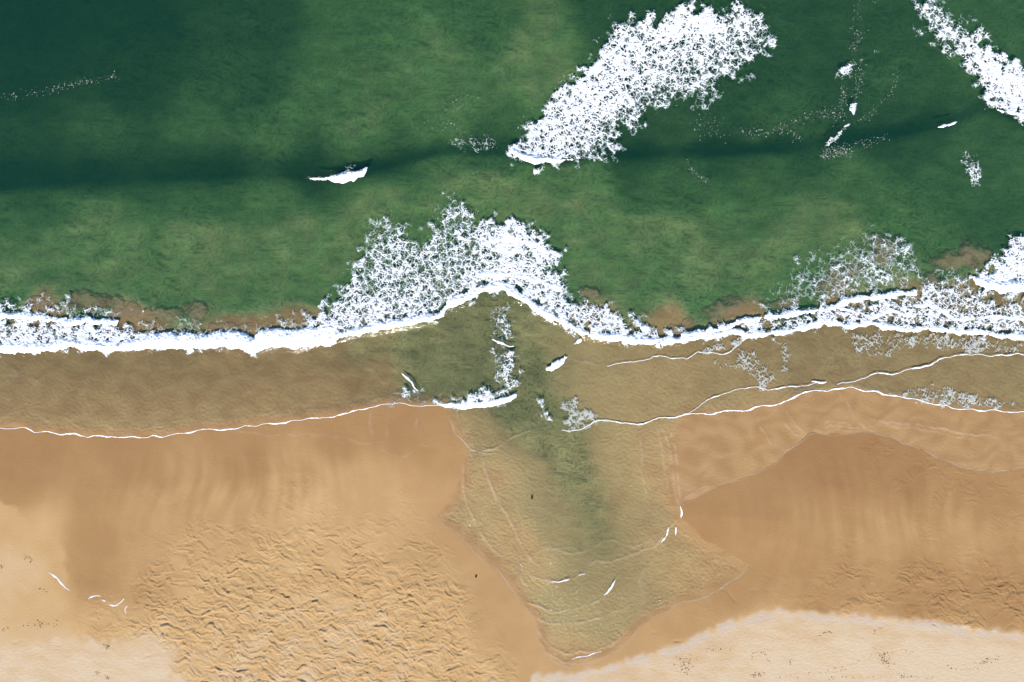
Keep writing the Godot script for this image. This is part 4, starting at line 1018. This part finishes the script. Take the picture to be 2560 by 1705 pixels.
func build_swash() -> void:
	swash([-98.44, 16.35, -90, 15.43, -86.7, 15.22, -83.6, 15.86, -79.73, 16.21, -74.6, 16.77, -70.45, 16.7, -66.09, 16.91, -59.2, 16.56, -56.11, 15.79, -50.2, 15.43, -42.47, 14.45, -36.07, 13.89, -30.23, 13.04, -23.84, 11.43, -19.97, 11.14, -14.84, 11.29, -12.23, 11.64], 0.20, 0.03, "long white foam line at the head of the left swash")
	swash([8.79, 15.64, 10.83, 15.64, 13.43, 15.01, 15.47, 14.1, 22.15, 14.45, 26.23, 13.75, 29.53, 13.11, 34.66, 12.76, 41.84, 11.99, 47.53, 10.79, 51.12, 9.25, 57.23, 8.47, 59.55, 8.05, 62.93, 8.82, 70.59, 10.23, 77.06, 11.64, 82.97, 12.13, 90, 12.41, 95.62, 12.48], 0.28, 0.035, "white foam line at the head of the right swash on wet sand")
	swash([30.3, 12.97, 34.66, 10.51, 37.76, 8.96, 42.89, 8.19, 45.98, 8.61, 49.57, 7.91, 52.66, 7.56, 55.2, 7.14], 0.17, 0.025, "second foam line just above the head of the right swash")
	swash([57.23, 7.7, 61.59, 6.5, 63.7, 5.8, 67.78, 5.52, 72.14, 4.61, 75.52, 3.2, 79.88, 2.29, 83.46, 2.57, 90, 2.29, 95.62, 2.36], 0.22, 0.03, "foam line climbing to the right edge between two swash sheets")
	swash([16.73, 4.18, 24.19, 3.2, 24.96, 2.78, 30.23, 3.13, 30.8, 3.2, 32.34, 2.14, 33.26, 2, 37.27, 2.14, 39.02, 1.16, 40.57, -0.32], 0.2, 0.03, "short foam line under the shore break right of the centre")
	swash([-19.2, 5.59, -18.28, 6.86, -17.58, 7.42, -16.88, 8.26, -16.38, 8.68], 0.35, 0.08, "short white line slanting above the foam front left of the channel")
	swash([-11.25, 13.89, -9.91, 16.14, -8.09, 18.25, -6.12, 19.37, -4.57, 20, -2.81, 19.79], 0.14, 0.03, "curved pale line at the left lip of the channel fan", -9.0, foam_faint)
	swash([7.17, 42.08, 8.09, 42.29, 9.14, 42.22, 10.12, 41.94], 0.34, 0.10, "short white crest in the lower middle of the fan")
	swash([11.67, 41.17, 12.16, 40.89, 12.8, 40.68], 0.24, 0.07, "tiny white crest right of the short crest in the fan")
	swash([16.17, 44.61, 16.88, 44.12, 17.72, 43.14, 18.28, 42.15], 0.30, 0.08, "slanting white crest in the lower fan")
	swash([26.37, 35.61, 27, 34.7, 27.42, 33.71, 27.77, 32.87], 0.32, 0.08, "slanting white crest at the right side of the fan")
	swash([28.97, 32.73, 28.76, 33.57, 28.62, 34.14], 0.2, 0.05, "faint upright crest at the right corner of the fan")
	swash([29.67, 29.07, 29.67, 30.06, 29.6, 31.04], 0.26, 0.07, "small upright white crest at the right corner of the fan")
	swash([10.55, 55.93, 12.66, 55.58, 14.06, 55.16, 15.82, 54.81], 0.2, 0.04, "pale foam line near the bottom tip of the fan")
	swash([1.27, 39.34, 1.83, 39.9], 0.2, 0.05, "speck of foam on the left side of the fan")
	swash([52.73, 7.21, 53.79, 7.35, 54.49, 7.42, 55.27, 7.14], 0.45, 0.08, "small white lip where the right swash sheets meet")
	swash([29.81, 28.79, 32.91, 27.25, 36, 25.7, 38.81, 24.79, 42.4, 23.66, 46.27, 21.55, 48.38, 19.51, 51.33, 17.19, 52.38, 16.14, 58.01, 16.56, 62.65, 15.93, 65.46, 16.56, 69.33, 18.18, 72.14, 19.37, 75.94, 21.06, 80.09, 22.46, 83.18, 22.82, 86.77, 22.82, 90, 22.25, 99.84, 21.97], 0.15, 0.02, "painted pale glint along the edge of the water film on the right wet sand", -9.0, foam_film, "film_glint")  # pale bead added for the highlight refracted at the film edge
	swash([-13.71, 30.83, -9.63, 33.93, -7.03, 36.81, -1.9, 40.89, 0.21, 43.77, 3.3, 48.13, 4.36, 50.45, 4.85, 53.82, 6.68, 55.58, 8.72, 57.06, 9.98, 57.34, 12.09, 56.78, 17.51, 55.16, 21.38, 51.5, 23.91, 49.18, 26.51, 47.85], 0.17, 0.025, "painted pale glint on the edge of the fan along its left side", -9.0, foam_film, "film_glint")
	swash([26.51, 47.85, 30.23, 45.81, 32.91, 45.32, 36.49, 43.49, 40.64, 41.17, 42.19, 39.34], 0.20, 0.03, "painted pale glint on the edge of the fan along its lower right side", -9.0, foam_film, "film_glint")

func drift(list: Array, called: String, size: float, high: float, mat: Material, label: String, category: String) -> void:
	var mesh := SphereMesh.new()
	mesh.radial_segments = 6
	mesh.rings = 3
	mesh.radius = 0.5
	mesh.height = 1.0
	var where: Array[Transform3D] = []
	var rng := RandomNumberGenerator.new()
	rng.seed = 77
	for l in list:
		var curve := Curve2D.new()
		for k in range(2, l.size(), 2):
			curve.add_point(Vector2(l[k], l[k + 1]))
		var long := curve.get_baked_length()
		for k in int(l[1]):
			var q: Vector2 = curve.sample_baked(rng.randf() * long) + Vector2(rng.randfn(), rng.randfn()) * float(l[0]) * 0.55
			var s := size * (0.5 + rng.randf() * rng.randf() * 2.2)
			var b := Basis(Vector3.UP, rng.randf() * TAU).scaled_local(Vector3(s * (0.7 + rng.randf()), high, s))
			where.append(Transform3D(b, Vector3(q.x, maxf(at(swell, q.x, q.y), at(bed, q.x, q.y)) + 0.01, q.y)))
	var mm := MultiMesh.new()
	mm.transform_format = MultiMesh.TRANSFORM_3D
	mm.mesh = mesh
	mm.instance_count = where.size()
	for k in where.size():
		mm.set_instance_transform(k, where[k])
	var o := MultiMeshInstance3D.new()
	o.name = called
	o.multimesh = mm
	o.material_override = mat
	add_child(o)
	tag(o, label, category)
	o.set_meta("kind", "stuff")

func stone(x: float, z: float, size: Vector3, turn: float, mat: Material, label: String, s: float) -> void:
	var me := SphereMesh.new()
	me.radial_segments = 20
	me.rings = 12
	me.radius = 0.5
	me.height = 1.0
	var a := me.get_mesh_arrays()
	var v: PackedVector3Array = a[Mesh.ARRAY_VERTEX]
	for k in v.size():
		var p := v[k]
		var r := 1.0 + 0.35 * n_small.get_noise_3d(p.x * 1.6 + s, p.y * 1.6, p.z * 1.6) + 0.12 * n_fine.get_noise_3d(p.x + s, p.y, p.z)
		p *= r
		p.y = maxf(p.y, -0.3)
		v[k] = p * size
	var ix: PackedInt32Array = a[Mesh.ARRAY_INDEX]
	var o := put("stone", surface(v, smooth_normals(v, ix), ix), mat)
	o.position = Vector3(x, at(bed, x, z) + size.y * 0.25, z)
	o.rotation.y = turn
	tag(o, label, "stone")

func build_stones() -> void:
	var rock := StandardMaterial3D.new()
	rock.resource_name = "wet dark stone"
	rock.albedo_color = Color(0.20, 0.13, 0.07)
	rock.roughness = 0.6
	var p := [3.52, 27.6, -6.33, 41.38, -9.42, 45.95]
	stone(p[0], p[1], Vector3(0.34, 0.6, 0.66), 0.1, rock, "dark stone standing in the shallow water of the fan", 3.0)
	stone(p[2], p[3], Vector3(0.30, 0.4, 0.44), -0.6, rock, "dark stone on the rippled sand left of the fan", 9.0)
	stone(p[4], p[5], Vector3(0.16, 0.2, 0.16), -0.6, rock, "tiny dark stone on a sand plate below the other stone", 15.0)
	var foam_grey := foam_thin.duplicate()
	foam_grey.resource_name = "spent foam"
	foam_grey.albedo_color = Color(0.55, 0.57, 0.55)
	drift(FLECKS, "foam_flecks", 0.085, 0.03, foam_grey, "strings of small foam flecks drifting on the green sea", "foam")
	var brown := StandardMaterial3D.new()
	brown.resource_name = "dark sand crumbs"
	brown.albedo_color = Color(0.46, 0.33, 0.20)
	brown.roughness = 1.0
	drift(DEBRIS, "beach_litter", 0.11, 0.06, brown, "brown specks and footmarks strewn over the pale dry sand", "debris")
	for c in [[[-81.21, 40.68, -80.65, 41.03, -80.16, 41.52, -79.45, 42.36, -78.75, 42.93, -77.62, 43.7], "white line of old foam on damp sand at the far left"], [[-74.25, 45.32, -73.41, 44.82, -72.56, 44.61, -72.14, 44.75], "thin old foam at the tip of the damp sand"], [[-72.07, 45.25, -71.65, 45.46, -71.3, 45.53], "small blob of old foam right of the thin old foam"], [[-70.66, 46.3, -69.82, 46.37, -69.33, 46.23, -68.77, 45.74, -68.06, 45.18], "streak of old foam leading into the rippled sand"], [[-67.43, 46.51, -67.85, 46.93, -67.64, 47.78, -67.36, 48.41], "upright scrap of old foam at the edge of the rippled sand"]]:
		tag(put("foam_scrap", bead(c[0], 0.40, 0.08, 4.0), foam_thin), c[1], "foam")
	var stirred := StandardMaterial3D.new()
	stirred.resource_name = "stirred sand"
	stirred.albedo_color = Color(0.34, 0.245, 0.145).linear_to_srgb()
	stirred.albedo_color.a = 0.38
	stirred.transparency = BaseMaterial3D.TRANSPARENCY_ALPHA
	stirred.roughness = 1.0
	stirred.metallic_specular = 0.0
	var names := ["brown sand plume left of the breaker at the right edge", "tall sand plume against the breaker at the right edge", "tall brown sand plume behind the right shore break", "round sand plume in a dark gap behind the right shore break", "wide sand plume behind the middle of the right shore break", "sand plume behind the shore break right of the dark olive water", "long sand plume close behind the right shore break", "sand plume at the foot of the olive water right of centre", "sand plume behind the shore break at the far left", "second sand plume from the left behind the shore break", "third sand plume from the left behind the shore break", "fourth sand plume from the left behind the shore break", "fifth sand plume from the left, a small round one", "sixth sand plume from the left behind the shore break", "flat sand plume left of the peaked shore break", "small sand plume at the right shoulder of the peaked break"]
	for k in names.size():
		var q: Array = PLUMES[k]
		tag(put("sand_plume", billow(Vector2(q[0], q[1]), Vector2(q[2], q[3]), q[4], -0.16, 0.95, k * 13.0), stirred), names[k], "sand plume", "sand plumes behind the shore break")
